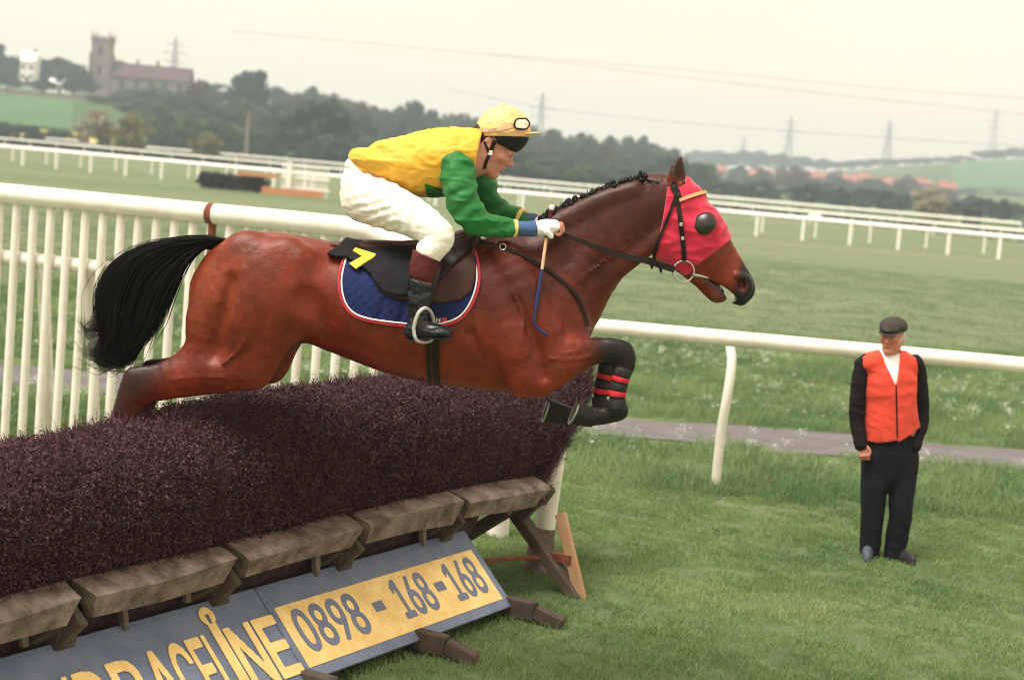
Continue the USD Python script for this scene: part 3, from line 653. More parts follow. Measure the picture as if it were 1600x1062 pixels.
# ================================================================== STEEPLECHASE FENCE
dA = ray(2300, horizon(2300)); fA = dA / np.linalg.norm(dA); fA[2] = 0; fA /= np.linalg.norm(fA)      # along the fence, away from the camera
fB = np.array([fA[1], -fA[0], 0])                                                                      # towards the landing side
fO = ground(905, 932) - fB * .8
def fp(t, b, z): return fO - fA * t + fB * b + np.array([0, 0, z])
fR = np.stack([-fA, fB, [0, 0, 1]], 1)                                                                # columns: along (towards camera), out, up
mat('birch_core', (.05, .028, .032), .95, .4, 14)
def twig_material():
    n = {'is': ('geometry', {}), 'r': ('rgb_ramp', {'ramp': [(0, (.075, .036, .044)), (.4, (.22, .122, .142)), (.75, (.37, .235, .262)), (.87, (.50, .385, .40)), (.91, (.80, .69, .67)), (1, (.82, .69, .60))]}), 'p': ('principled_bsdf', {'roughness': .65, 'specular_ior_level': .15}),
         'ob': ('object_info', {}), 'mr': ('map_range', {'to_min': .6, 'to_max': 1.35}), 'h': ('hsv', {})}
    usdkit.material(stage, '/World/Looks/birch_twig', n, [('is.random_per_island', 'r.fac'), ('ob.random', 'mr.value'), ('mr.result', 'h.value'), ('r.color', 'h.color'), ('h.color', 'p.base_color')], surface='p.BSDF')
twig_material()
mat('old_wood', (.07, .052, .043), .88, .3, 9, bump=.012, bscale=22, second=(.25, .195, .168), stretch=(1, 1, 1))
mat('dark_wood', (.045, .034, .028), .85, .35, 5, bump=.006, bscale=30, second=(.10, .075, .06))
mat('warm_wood', (.30, .17, .085), .75, .25, 5, bump=.004, bscale=30, second=(.4, .25, .14)); mat('rust', (.18, .06, .035), .85, .3, 20, bump=.002)
FL = 6.2
fence = thing('steeplechase_fence', 'purple-brown birch steeplechase fence with wooden guard boards being jumped', 'fence', fp(2.5, 0, 0))
prof = np.array([(.40, .56), (.47, .72), (.50, .88), (.50, 1.03), (.45, 1.15), (.35, 1.23), (.20, 1.27), (.0, 1.28), (-.18, 1.25), (-.30, 1.17), (-.36, 1.03), (-.36, .8), (-.32, .5)])
ins = prof + .10 * (np.array([.05, .85]) - prof) / np.linalg.norm(np.array([.05, .85]) - prof, axis=1, keepdims=True)
cb = np.vstack([ins, [(-.25, .12), (.2, .12)]])
def fence_prism(pts, t0, t1):
    n = len(pts); V = np.array([fp(t0, b, z) for b, z in pts] + [fp(t1, b, z) for b, z in pts]); i = np.arange(n); j = (i + 1) % n
    c0, c1 = pts.mean(0), None
    V = np.vstack([V, fp(t0, *c0), fp(t1, *c0)])
    return V, np.vstack([np.stack([i, j, j + n], 1), np.stack([i, j + n, i + n], 1), np.stack([j, i, np.full(n, 2 * n)], 1), np.stack([i + n, j + n, np.full(n, 2 * n + 1)], 1)])
def swell(t, z): return .11 * sstep(4.0, 2.1, t) * np.clip((np.asarray(z) - .6) / .6, 0, 1)
parts_ = [fence_prism(cb[:-2], a_, b_) for a_, b_ in zip(np.r_[.08, np.linspace(.5, FL, 16)[:-1]], np.linspace(.5, FL, 16))]
cv, cf = joined(parts_); cv[:, 2] += swell(-(cv - fO) @ fA, cv[:, 2]); near_end = ((cv - fO) @ fA) > -.2; cv = cv + np.where(near_end, .55 * np.clip((cv[:, 2] - .56) / .46, 0, 1), 0)[:, None] * fA
part(fence, 'birch_core', (cv, cf), 'birch_core', kind='stuff')
part(fence, 'birch_base', fence_prism(np.array([(.12, .03), (.36, .55), (-.3, .55), (-.2, .03)]), .5, FL), 'birch_core', kind='stuff')
def sprig(r, n, L, spread, w, flecks=0):
    """A spray of thin birch twigs leaving the origin upwards, with cut ends and bud flecks."""
    ms_v, ms_f, k = [], [], 0
    for _ in range(n):
        d = np.array([r.normal() * spread, r.normal() * spread, 1.0]); d /= np.linalg.norm(d); l = L * r.uniform(.5, 1.15)
        o = r.normal(size=3) * [.03, .03, .02]; s = np.cross(d, r.normal(size=3)); s /= np.linalg.norm(s); u = np.cross(s, d); bend = r.normal(size=3) * .12 * l
        P = [o, o + d * l * .5 + bend * .3, o + d * l + bend]; W = [w, w * .8, w * .35]
        v = np.array([p + q * ww for p, ww in zip(P, W) for q in (s, -.5 * s + .87 * u, -.5 * s - .87 * u)]); f = []
        for i in range(2):
            for a in range(3): b = (a + 1) % 3; f += [(i * 3 + a, i * 3 + b, i * 3 + b + 3), (i * 3 + a, i * 3 + b + 3, i * 3 + a + 3)]
        ms_v.append(v); ms_f.append(np.array(f) + k); k += 9
    for _ in range(flecks):
        c = r.normal(size=3) * [.035, .035, .025] + [0, 0, L * .5]; s = r.normal(size=3); s /= np.linalg.norm(s); u = np.cross(s, r.normal(size=3)); u /= np.linalg.norm(u); z = r.uniform(.5, 1.3)
        ms_v.append(np.array([c - s * .0075 * z, c + u * .004 * z, c + s * .0075 * z, c - u * .004 * z])); ms_f.append(np.array([(0, 1, 2), (0, 2, 3)]) + k); k += 4
    return np.vstack(ms_v), np.vstack(ms_f)
hr = np.random.default_rng(21)
sprigs = [sprig(hr, 6, .040, 1.0, .0026, 34) for _ in range(5)] + [sprig(hr, 12, .13, .35, .0026, 4) for _ in range(3)]
def quat_to(d, spin):
    """Quaternion turning +z to d after a spin about z."""
    d = d / np.linalg.norm(d); ax = np.cross([0, 0, 1], d); s = np.linalg.norm(ax); a = math.atan2(s, d[2]); ax = ax / s if s > 1e-6 else np.array([1., 0, 0])
    w1, v1 = math.cos(a / 2), ax * math.sin(a / 2); w2, v2 = math.cos(spin / 2), np.array([0, 0, math.sin(spin / 2)])
    return np.r_[w1 * w2 - v1 @ v2, w1 * v2 + w2 * v1 + np.cross(v1, v2)]
seg = np.linalg.norm(np.diff(ins, axis=0), axis=1); cum = np.r_[0, np.cumsum(seg)]
pos, qs, sc, ix = [], [], [], []
NB = 30000
tt = np.where(hr.random(NB) < .35, hr.uniform(-.02, FL, NB), hr.random(NB) ** .8 * FL); ss = hr.uniform(0, cum[-1] * .86, NB)
bulge = .05 * (meshkit.fbm(np.stack([tt * 1.3, ss * 1.6, 0 * tt + 3.0], 1), 3) - .5)
END = lambda z: -.60 * np.clip((z - .56) / .46, 0, 1) ** .9                 # the birch splays outwards past the last board
for k in range(NB):
    t, s = tt[k], ss[k]
    b, z = np.interp(s, cum, ins[:, 0]), np.interp(s, cum, ins[:, 1]); i = min(np.searchsorted(cum, s, 'right') - 1, len(seg) - 1)
    if t < .6: t = .6 - (.6 - t) / .6 * (.6 - END(z))
    e = (ins[i + 1] - ins[i]) / seg[i]; nrm = np.array([e[1], -e[0]]); nrm = nrm if nrm @ (np.array([b, z]) - [.05, .85]) > 0 else -nrm
    out = fB * nrm[0] + np.array([0, 0, nrm[1]])
    d = out * (.55 if z < 1.2 else .5) + np.array([0, 0, .75]) + fA * hr.normal() * .55 + fB * hr.normal() * .25
    far_ = hr.random() < .05
    pos.append(fp(t, b, z + swell(t, z)) + out * (bulge[k] - .015)); qs.append(quat_to(d, hr.uniform(0, 6.28))); sc.append(hr.uniform(.6, 1.25) * (.7 if far_ else 1)); ix.append(hr.integers(5, 8) if far_ else hr.integers(0, 5))
for k in range(2600):                                        # the open far end, twigs fanning out
    q = hr.uniform(0, 1, 2); b = -.30 + .74 * q[0]; z = .52 + .70 * q[1]
    d = fA * hr.uniform(.2, .9) + np.array([0, 0, .8]) + fB * (b * .8 + hr.normal() * .15)
    pos.append(fp(END(z) + .04, b, z + swell(0, z))); qs.append(quat_to(d, hr.uniform(0, 6.28))); sc.append(hr.uniform(.4, .85)); ix.append(hr.integers(5, 8))
scatter(fence + '/birch', [(s, 'birch_twig', False) for s in sprigs], np.array(pos) - LOC[fence], np.zeros(len(pos)), np.array(sc), np.array(ix), tilt=qs)
# guard boards: stout bevelled timbers end to end, each cut at a slant
def guard(t0, t1, z0, z1, b=.42):
    pr = np.array([(b - .02, .022), (b + .095, -.020), (b + .108, -.040), (b + .062, -.140), (b + .03, -.142), (b - .03, -.02)])
    n = len(pr); V = []
    for k, (t, z) in enumerate(((t0, z0), (t0 * .5 + t1 * .5, z0 * .5 + z1 * .5), (t1, z1))):
        for j, (bb, dz) in enumerate(pr):
            slant = (-.02 - .32 * dz) * (1 if k == 0 else -1 if k == 2 else 0); wob = hr.normal(size=2) * .005
            V.append(fp(t + slant, bb + wob[0], z + dz + wob[1]))
    F_ = []
    for k in range(2):
        for j in range(n): a, c = k * n + j, k * n + (j + 1) % n; F_ += [(a, c, c + n), (a, c + n, a + n)]
    F_ += [(0, j + 1, j) for j in range(1, n - 1)] + [(2 * n, 2 * n + j, 2 * n + j + 1) for j in range(1, n - 1)]
    return np.array(V), np.array(F_)
gts = [(.0, .94, .665, .705), (1.02, 1.93, .705, .71), (2.03, 2.93, .71, .70), (3.03, 3.93, .70, .70), (4.03, 4.93, .70, .70), (5.03, 5.93, .70, .70)]
for g in gts: part(fence, 'guard_board', guard(*g), 'old_wood')
part(fence, 'board_end', guard(-.12, .0, .64, .66, .40), 'dark_wood')
# A-frames under every joint
for k, t in enumerate((.02, .98, 1.98, 2.98, 3.98, 4.98)):
    part(fence, 'strut', beam(on_plane(800, 792, fO, fA), fp(t - .02, .80, -.02), .07, .11, fA, .006) if k == 0 else beam(fp(t, .40, .56), fp(t, .30, -.02), .07, .12, fA, .006), 'dark_wood')
    part(fence, 'strut', beam(fp(t + .06, .42, .56), fp(t + .38, -.25, .0), .07, .12, fA, .006), 'dark_wood')
    part(fence, 'bracket', beam(fp(t + .01, .48, .60), fp(t + .04, .34, .44), .12, .05, fA, .004), 'dark_wood')
    part(fence, 'skid', joined([beam(fp(t + .75, .15, .07), fp(t + .72, .90, .07), .07, .11, (0, 0, 1), .008), beam(fp(t + .72, .90, .07), fp(t + .70, 1.07, .02), .07, .08, (0, 0, 1), .008)]), 'dark_wood') if t < 3 else None
    part(fence, 'tie_bar', tube([fp(t + .20, .36, .62), fp(t + .20, .37, .55), fp(t + .20, .375, .475)], .020, 6), 'old_wood', smooth=40)
part(fence, 'rusty_bar', tube([fp(-.15, .62, .20), fp(.3, .40, .21), fp(.9, .25, .22)], .013, 6), 'rust', smooth=40)
for k in range(26):
    t = .12 + k * .033 + hr.normal() * .01; part(fence, 'stake', tube([fp(t, -.1 + hr.normal() * .1, .0), fp(t + .02, -.05 + hr.normal() * .1, .6)], .011, 5), 'dark_wood' if k % 3 else 'rust')
# loose plank and white post at the far end
pl = thing('loose_plank', 'orange-brown plank standing on end against the far end of the fence', 'plank', ground(912, 935))
pa, pb = ground(909, 934), on_plane(876, 802, fp(-.05, 0, 0), fA)
part(pl, 'plank', beam(pa + [0, 0, -.02], pb, .075, .03, fA, .004), 'warm_wood'); part(pl, 'cross_bar', beam(pb * .45 + pa * .55 + fB * -.14, pb * .45 + pa * .55 + fB * .0 , .05, .05, (0, 0, 1)), 'rust')
wp = thing('white_post', 'thick white post leaning at the far end of the birch fence', 'post', ground(838, 905))
q0, q1 = fp(-.38, .30, 0), fp(-.40, .355, .98)
mat('white_paint', (.80, .78, .72), .45, .06, 4, bump=.001, bscale=15, spec=.4, second=(.66, .63, .55))
part(wp, 'shaft', tube(spline([q0 + [0, 0, -.1], q0 * .6 + q1 * .4, q1], 4), .064, 16), 'white_paint', smooth=40); part(wp, 'foot', tube([q0 + [0, 0, -.02], q0 + [0, 0, .12], q0 + (q1 - q0) * .3], [.11, .09, .07], 14), 'old_wood', smooth=40)

# ------------------------------------------------------------------ advertising board leaning on the fence
bp0, bp1 = np.array([.757, .08]), np.array([.384, .458]); bdir = bp1 - bp0; bH = np.linalg.norm(bdir); bn = np.array([bdir[1], -bdir[0]]) / bH
bX, bY, bN = fA, fB * bdir[0] / bH + np.array([0, 0, bdir[1] / bH]), fB * bn[0] + np.array([0, 0, bn[1]])          # reading direction, up the board, facing out
def bpt(t, v, n=0.0): return fp(t, *bp0) + bY * v + bN * n
mat('board_blue', (.105, .14, .225), .55, .1, 7.0, bump=.0012, bscale=40, second=(.165, .195, .275), spec=.35); mat('board_yellow', (.70, .47, .17), .55, .08, 9, bump=.0006, bscale=60, second=(.88, .65, .28)); mat('board_ink', (.14, .165, .25), .5, .1, 3); mat('board_edge', (.12, .12, .13), .6)
ad = thing('advertising_board', 'long blue board with yellow lettering and telephone number leaning against the fence', 'sign', fp(2.7, .757, 0))
SEAM = 2.70
def slab(t0, t1, v0, v1, n0, n1):
    c = (bpt(t0, v0, n0) + bpt(t1, v1, n1)) / 2; return box(c, (t0 - t1, v1 - v0, n1 - n0), np.stack([bX, bY, bN], 1), .003)
part(ad, 'panel', slab(SEAM - .004, .7526, 0, bH, -.02, 0), 'board_blue'); part(ad, 'panel', slab(5.6, SEAM + .004, 0, bH, -.02, 0), 'board_blue')
v0, v1 = .058, .40
part(ad, 'number_panel', slab(2.655, .815, v0, v1, .0005, .003), 'board_yellow', label='yellow panel behind the telephone number')
def on_board(m, t, v, sx, sy, shear=0.0, n=.003):
    V, F_ = vf(m); return bpt(0, 0) + (-t) * -bX * -1 * -1 * 0 + (V[:, :1] * sx) * bX + (V[:, 1:2] * sy) * bY + (V[:, 2:3] + n) * bN - bX * t + bY * v, F_
def lettering(text, t_left, t_right, v, h, material, bold=True, ymax=None):
    """Each character its own part, spread between two stations of the board."""
    glyphs, x = [], 0.0
    for ch in text:
        if ch == ' ': x += .35; continue
        m = meshkit.text_mesh(ch, 1.0, .004, bold); lo, hi = m.bounds; wdt = hi[0] - lo[0]; m.apply_translation((-lo[0], 0, 0)); glyphs.append((ch, m, x, wdt)); x += wdt + .13
    W_ = x - .13; sx = (t_left - t_right) / W_
    for ch, m, xx, wdt in glyphs:
        m = m.copy(); m.vertices[:, 0] = (m.vertices[:, 0] + xx) * sx; m.vertices[:, 1] *= h
        part(ad, 'numeral' if ch.isdigit() else 'dash' if ch == '-' else 'letter', on_board(m, t_left, v, 1, 1), material)
lettering('0898', 2.59, 2.05, v0 + .075, .225, 'board_ink'); lettering('168', 1.735, 1.40, v0 + .075, .225, 'board_ink'); lettering('168', 1.21, .88, v0 + .075, .225, 'board_ink')
for tt in (1.90, 1.305): part(ad, 'dash', slab(tt + .045, tt - .045, v0 + .16, v0 + .215, .003, .007), 'board_ink')
def board_t(px, py):                                                  # station along the board of a point seen on its face
    return -(on_plane(px, py, bpt(0, 0), bN) - fO) @ fA
LET = [('N', 62, 1064, 99, 1054), ('D', 106, 1051, 150, 1040), ('R', 158, 1034, 202, 1022), ('A', 209, 1021, 250, 1010), ('C', 252, 1012, 282, 1003), ('E', 284, 1000, 306, 993), ('L', 309, 991, 329, 985), ('N', 344, 981, 384, 969), ('E', 389, 970, 423, 961)]
for ch, xa, ya, xb, yb in LET: lettering(ch, board_t(xa, ya), board_t(xb, yb), .055, .31, 'board_yellow')
from shapely.geometry import Polygon, Point
tall = Polygon([(-.030, 0), (.030, 0), (.028, .36), (-.028, .36)]).union(Point(0, .40).buffer(.048)).difference(Polygon([(-.010, .36), (.010, .36), (.014, .41), (-.014, .41)]))
part(ad, 'letter', on_board(trimesh.creation.extrude_polygon(tall, .004), board_t(334, 983), .055, 1, 1), 'board_yellow')
for t, n_ in ((1.2, 0), (2.2, 0), (3.0, 0), (3.6, 0)): part(ad, 'prop', beam(bpt(t, bH - .05, -.035), fp(t + .05, .40, .60), .03, .03, fA), 'old_wood')

# ------------------------------------------------------------------ white wing of palings, behind
W0, W1 = ground(-90, 292.5, 2.05), ground(566, 357, 2.05); wd = (W1 - W0) / np.linalg.norm(W1 - W0); wz = np.array([0, 0, 1.])
wing = thing('white_wing', 'tall white wing of tubular palings leading to the fence behind the horse', 'fence', (W0[0], W0[1], 0))
e1 = fp(.1, -.75, 1.25)
rail_pts = spline([W0, W0 * .5 + W1 * .5, W1 - wd * .15, W1 + wd * .12 + [0, 0, -.03], W1 + wd * .45 + [0, 0, -.16], W1 + wd * .8 + [.1, -.25, -.42], W1 + wd * 1.0 + [.2, -.5, -1.0], W1 + wd * 1.05 + [.2, -.5, -2.1]], 8)
part(wing, 'top_rail', tube(rail_pts, .080, 18), 'white_paint', smooth=40)
def wing_pt(s, z): return W0 + wd * s + [0, 0, z - 2.05]
Lw = np.linalg.norm(W1 - W0)
part(wing, 'middle_rail', tube([wing_pt(0, 1.53) - [0, -.08, 0], wing_pt(Lw / 2, 1.53) - [0, -.08, 0], wing_pt(Lw + .5, 1.53) - [0, -.08, 0]], .060, 12), 'white_paint', smooth=40)
0 and part(wing, 'low_rail', tube([wing_pt(0, .35) - [0, -.075, 0], wing_pt(Lw / 2, .35) - [0, -.075, 0], wing_pt(Lw + .5, .35) - [0, -.075, 0]], .040, 12), 'white_paint', smooth=40)
s = .08; k = 0
while s < Lw + .4:
    zt = 1.99 if s < Lw - .05 else 1.99 - .35 * (s - Lw + .05)
    part(wing, 'paling', tube([wing_pt(s, .05), wing_pt(s + .003, 1.0), wing_pt(s, zt)], .034, 10), 'white_paint', smooth=40); s += .160
sx, _ = 0, 0
rs = (on_plane(331, 352, W0, np.cross(wd, wz)) - W0) @ wd
part(wing, 'joint_post', tube([wing_pt(rs, 1.55), wing_pt(rs, 1.8), wing_pt(rs, 2.0)], .036, 10), 'rust', smooth=40, label='rusty brown upright under a joint of the top rail'); part(wing, 'rail_joint', tube([wing_pt(rs - .035, 2.05), wing_pt(rs, 2.05), wing_pt(rs + .02, 2.05)], .0825, 16), 'rust', smooth=40)
b0 = (on_plane(62, 430, W0, np.cross(wd, wz)) - W0) @ wd
part(wing, 'brace', tube([wing_pt(b0, 1.5) + [0, .08, 0], wing_pt(b0, .8) + [0, .3, 0], wing_pt(b0, 0) + [0, .55, 0]], .05, 10), 'white_paint', smooth=40)
for s_ in (.9, 2.4): part(wing, 'brace', tube([wing_pt(s_ + .5, 1.5) + [0, .08, 0], wing_pt(s_ + .5, 0) + [0, .6, 0]], .045, 10), 'white_paint', smooth=40)

# ------------------------------------------------------------------ running rail on the right
K0, K1 = ground(880, 505, 1.34), ground(1700, 579.5, 1.34)
rr = thing('near_running_rail', 'thick white running rail on curved posts behind the standing man', 'rail', ground(1118, 757))
K00 = K0 - (K1 - K0) * .16
part(rr, 'rail', tube([K00, K0, (K0 + K1) / 2, K1 + (K1 - K0) * .3], .066, 20), 'white_paint', smooth=40)
kd = (K1 - K0) / np.linalg.norm(K1 - K0); foot = ground(1118, 757)
def curved_post(f):
    top_ = f + [.0, .10, 1.29]
    return tube(spline([f + [0, 0, -.1], f + [0, -.02, .45], f + [.02, -.05, .8], f + [.035, -.02, 1.08], f + [.01, .06, 1.24], top_], 6), np.r_[np.full(31, .041)], 14)
for dx in (-2.2, 2.9):
    c_ = foot + kd * dx; part(rr, 'rail_sleeve', tube([np.array([0, 0, 1.34]) + K0 + kd * ((c_ - K0) @ kd) - [0, 0, K0[2]] + kd * q for q in (-.12, 0, .12)], .0685, 20), 'white_paint', smooth=40)
part(rr, 'bracket', box(foot + [0.0, .08, 1.265], (.09, .12, .05), bevel=.01), 'white_paint')
for dx in (0, 3.6): part(rr, 'post', curved_post(foot + kd * dx), 'white_paint', smooth=40)

# ================================================================== GRASS
def blade_material(name, ramp, tr=.25):
    n = {'g': ('geometry', {}), 'r': ('rgb_ramp', {'ramp': ramp}), 'n': ('noise_texture', {'scale': .55, 'detail': 4.0, 'roughness': .62}), 'mr': ('map_range', {'from_min': .35, 'from_max': .67}), 'add': ('math', {'math_type': 'add'}), 'mul': ('math', {'math_type': 'multiply', 'value2': .42}), 'mu2': ('math', {'math_type': 'multiply', 'value2': .58}),
         'p': ('principled_bsdf', {'roughness': .55, 'specular_ior_level': .25}), 't': ('translucent_bsdf', {}), 'm': ('mix_closure', {'fac': tr})}
    usdkit.material(stage, '/World/Looks/' + name, n, [('g.position', 'n.vector'), ('n.fac', 'mr.value'), ('mr.result', 'mu2.value1'), ('g.random_per_island', 'mul.value1'), ('mul.value', 'add.value1'), ('mu2.value', 'add.value2'), ('add.value', 'r.fac'), ('r.color', 'p.base_color'), ('r.color', 't.color'), ('p.BSDF', 'm.closure1'), ('t.BSDF', 'm.closure2')], surface='m.closure')
blade_material('mown_blade', [(0, (0.113, 0.193, 0.071)), (.3, (0.168, 0.256, 0.092)), (.55, (0.244, 0.316, 0.124)), (.75, (0.349, 0.372, 0.183)), (.9, (0.484, 0.416, 0.247)), (1, (0.538, 0.442, 0.286))])
blade_material('pale_blade', [(0, (0.135, 0.196, 0.106)), (.35, (0.184, 0.242, 0.135)), (.65, (0.245, 0.289, 0.180)), (.85, (0.319, 0.341, 0.241)), (1, (0.417, 0.406, 0.316))])
blade_material('rough_blade', [(0, (0.108, 0.189, 0.078)), (.35, (0.181, 0.268, 0.113)), (.65, (0.265, 0.337, 0.160)), (.85, (0.374, 0.409, 0.218)), (1, (0.516, 0.492, 0.295))])
def turf_patch(r, size, n, h, w, lean):
    x, y = r.uniform(-size / 2, size / 2, (2, n)); a = r.uniform(0, 6.28, n); l = h * r.uniform(.45, 1.25, n); ln = lean * l * r.uniform(.2, 1.4, n); da = r.uniform(0, 6.28, n)
    s = np.stack([np.cos(a), np.sin(a), 0 * a], 1) * w * r.uniform(.7, 1.3, (n, 1)); d = np.stack([np.cos(da), np.sin(da), 0 * a], 1); o = np.stack([x, y, 0 * x - .01], 1); z = np.array([0, 0, 1.])
    m1 = o + z * (l * .55)[:, None] + d * (ln * .3)[:, None]; tp = o + z * l[:, None] + d * ln[:, None]
    V = np.stack([o - s, o + s, m1 - s * .8, m1 + s * .8, tp], 1).reshape(-1, 3); i = 5 * np.arange(n)
    return V, np.vstack([np.stack([i, i + 1, i + 3], 1), np.stack([i, i + 3, i + 2], 1), np.stack([i + 2, i + 3, i + 4], 1)])
gr = np.random.default_rng(5)
def seen(x, y, m=60, z=0.0):
    px, py = proj(np.stack([x, y, np.zeros_like(x) + z], 1)); return (px > -m) & (px < 1600 + m) & (py < 1062 + m)
def lay(name, label, cat, protos, x0, x1, y0, y1, step, hs, drop=None):
    gx, gy = np.meshgrid(np.arange(x0, x1, step), np.arange(y0, y1, step)); x = gx.ravel() + gr.uniform(-.4, .4, gx.size) * step; y = gy.ravel() + gr.uniform(-.4, .4, gx.size) * step
    k = seen(x, y)
    if drop is not None: k &= ~drop(x, y)
    x, y = x[k], y[k]; scatter('/World/' + name, protos, np.stack([x, y, np.zeros_like(x)], 1), gr.uniform(0, 6.28, len(x)), gr.uniform(hs[0], hs[1], len(x)) if drop is None else gr.uniform(hs[0], hs[1], len(x)) * (.75 + .5 * meshkit.fbm(np.stack([x * .9, y * .9, 0 * x], -1), 3)), gr.integers(0, len(protos), len(x)), label, cat)
on_path = lambda x, y: (y > 16.35) & (y < 18.2)
lay('mown_grass', 'short mown grass of the course around the fence', 'grass', [(turf_patch(gr, .34, 420, .045, .0022, .7), 'mown_blade', False) for _ in range(4)], -3.4, 6.2, 5.5, 14.6, .27, (.7, 1.3))
lay('rough_grass', 'longer rough grass along the running rail and the path', 'grass', [(turf_patch(gr, .5, 300, .12, .0032, .7), 'rough_blade', False) for _ in range(4)], -8, 9, 14.0, 30, .36, (.55, 1.3), on_path)
lay('far_rough_grass', 'rough grass of the open turf beyond the path', 'grass', [(turf_patch(gr, 1.2, 200, .05, .010, 1.0), 'pale_blade', False) for _ in range(3)], -24, 24, 29, 62, 1.0, (.5, 1.1))
mat('petal', (.75, .75, .68), .8, .05); mat('petal_yellow', (.7, .55, .06), .8, .05)
def umbel(r, n, rad, z):
    ms = []
    for _ in range(n):
        p = r.normal(size=2) * rad; c = np.array([p[0], p[1], z + r.normal() * .02]); a = r.uniform(0, 6.28, 3); s = .006 * r.uniform(.6, 1.3)
        ms.append((np.array([c + s * np.array([np.cos(t), np.sin(t), .3 * np.sin(2 * t)]) for t in np.arange(5) * 1.2566 + a[0]]), np.array([(0, 1, 2), (0, 2, 3), (0, 3, 4)])))
    return joined(ms)
def flowers(name, label, mt, n, x0, x1, y0, y1, clump, protos):
    c = np.stack([gr.uniform(x0, x1, clump), gr.uniform(y0, y1, clump)], 1); p = c[gr.integers(0, clump, n)] + gr.normal(size=(n, 2)) * [.5, .35]; k = seen(p[:, 0], p[:, 1]) & ~on_path(p[:, 0], p[:, 1]) & (p[:, 1] > 14.6); p = p[k]
    scatter('/World/' + name, protos, np.column_stack([p, np.zeros(len(p))]), gr.uniform(0, 6.28, len(p)), gr.uniform(.7, 1.3, len(p)), gr.integers(0, len(protos), len(p)), label, 'flowers')
flowers('white_flowers', 'white flower heads scattered in the rough grass', 'petal', 1500, -7, 9, 14.8, 27, 240, [(umbel(gr, 16, .03, .2), 'petal', False) for _ in range(4)])
flowers('yellow_flowers', 'yellow flower heads scattered in the rough grass', 'petal_yellow', 260, -7, 9, 18.5, 27, 40, [(umbel(gr, 6, .02, .18), 'petal_yellow', False) for _ in range(2)])

# ================================================================== RACEHORSE (in mid-leap)
YH = 7.88; MP = 1 / 330.0                     # the horse's middle plane; metres per pixel there
def hp(px, py, w=0.0): return at(px, py, YH - w)
def hps(rows): return np.array([hp(*r) for r in rows])
def horse_material():
    n = {'g': ('geometry', {}), 'at': ('attribute', {'attribute': 'tint'}), 'n1': ('noise_texture', {'scale': 7.0, 'detail': 5.0, 'roughness': .6}), 'n2': ('noise_texture', {'scale': 26.0, 'detail': 5.0, 'roughness': .65}), 'mp': ('mapping', {'scale': (60, 60, 260), 'rotation': (0, .5, 0)}), 'n3': ('noise_texture', {'scale': 2.0, 'detail': 3.0}),
         'r1': ('rgb_ramp', {'ramp': [(.28, (.55, .50, .48)), (.72, (1.25, 1.3, 1.3))]}), 'r2': ('rgb_ramp', {'ramp': [(.35, (.86, .86, .86)), (.65, (1.1, 1.1, 1.1))]}), 'm1': ('mix_color', {'blend_type': 'multiply', 'fac': 1.0, 'use_clamp_result': False}), 'm2': ('mix_color', {'blend_type': 'multiply', 'fac': 1.0}),
         'mr': ('map_range', {'to_min': .34, 'to_max': .54}), 'b1': ('bump', {'strength': .35, 'distance': .012}), 'b2': ('bump', {'strength': .25, 'distance': .002}), 'p': ('principled_bsdf', {'specular_ior_level': .32})}
    usdkit.material(stage, '/World/Looks/bay_coat', n, [('g.position', 'n1.vector'), ('g.position', 'n2.vector'), ('g.position', 'mp.vector'), ('mp.vector', 'n3.vector'), ('n1.fac', 'r1.fac'), ('n2.fac', 'r2.fac'), ('at.color', 'm1.a'), ('r1.color', 'm1.b'), ('m1.result', 'm2.a'), ('r2.color', 'm2.b'), ('m2.result', 'p.base_color'),
                    ('n1.fac', 'mr.value'), ('mr.result', 'p.roughness'), ('n2.fac', 'b1.height'), ('n3.fac', 'b2.height'), ('b1.normal', 'b2.normal'), ('b2.normal', 'p.normal')], surface='p.BSDF')
horse_material()
mat('horse_hair', (.0045, .004, .005), .5, .3, 8, spec=.2, island=.4); mat('hoof_horn', (.014, .012, .011), .5, .3, 20, bump=.001); mat('hoof_sole', (.085, .06, .04), .85, .25, 25, bump=.002); mat('steel', (.55, .55, .56), .28, .08, 20, metallic=1.0); mat('shoe_iron', (.3, .29, .28), .45, .2, 30, metallic=.8); mat('teeth', (.6, .52, .40), .45, .1)
mat('black_skin', (.014, .013, .014), .5, .2, 20); mat('strap', (.011, .007, .006), .5, .3, 30, bump=.0004, bscale=200)
B = Body()
xs = [297, 303, 320, 345, 380, 420, 455, 485, 520, 560, 620, 680, 740, 800, 840, 870, 895, 912, 920]
zt = [440, 425, 397, 375, 364, 362, 366, 371, 379, 385, 388, 386, 379, 374, 378, 395, 425, 470, 495]
zb = [500, 528, 552, 570, 578, 566, 548, 536, 548, 563, 584, 597, 606, 612, 606, 588, 566, 545, 525]
hw = [.02, .10, .165, .215, .255, .272, .275, .272, .272, .282, .298, .295, .268, .238, .21, .18, .14, .09, .04]
WL = .0
B.loft([hp(x, 450)[0] for x in xs], [hp(x, y)[2] for x, y in zip(xs, zt)], [hp(x, y)[2] for x, y in zip(xs, zb)], hw, YH, e=2.15)
r = lambda *a: np.array(a, float) * MP
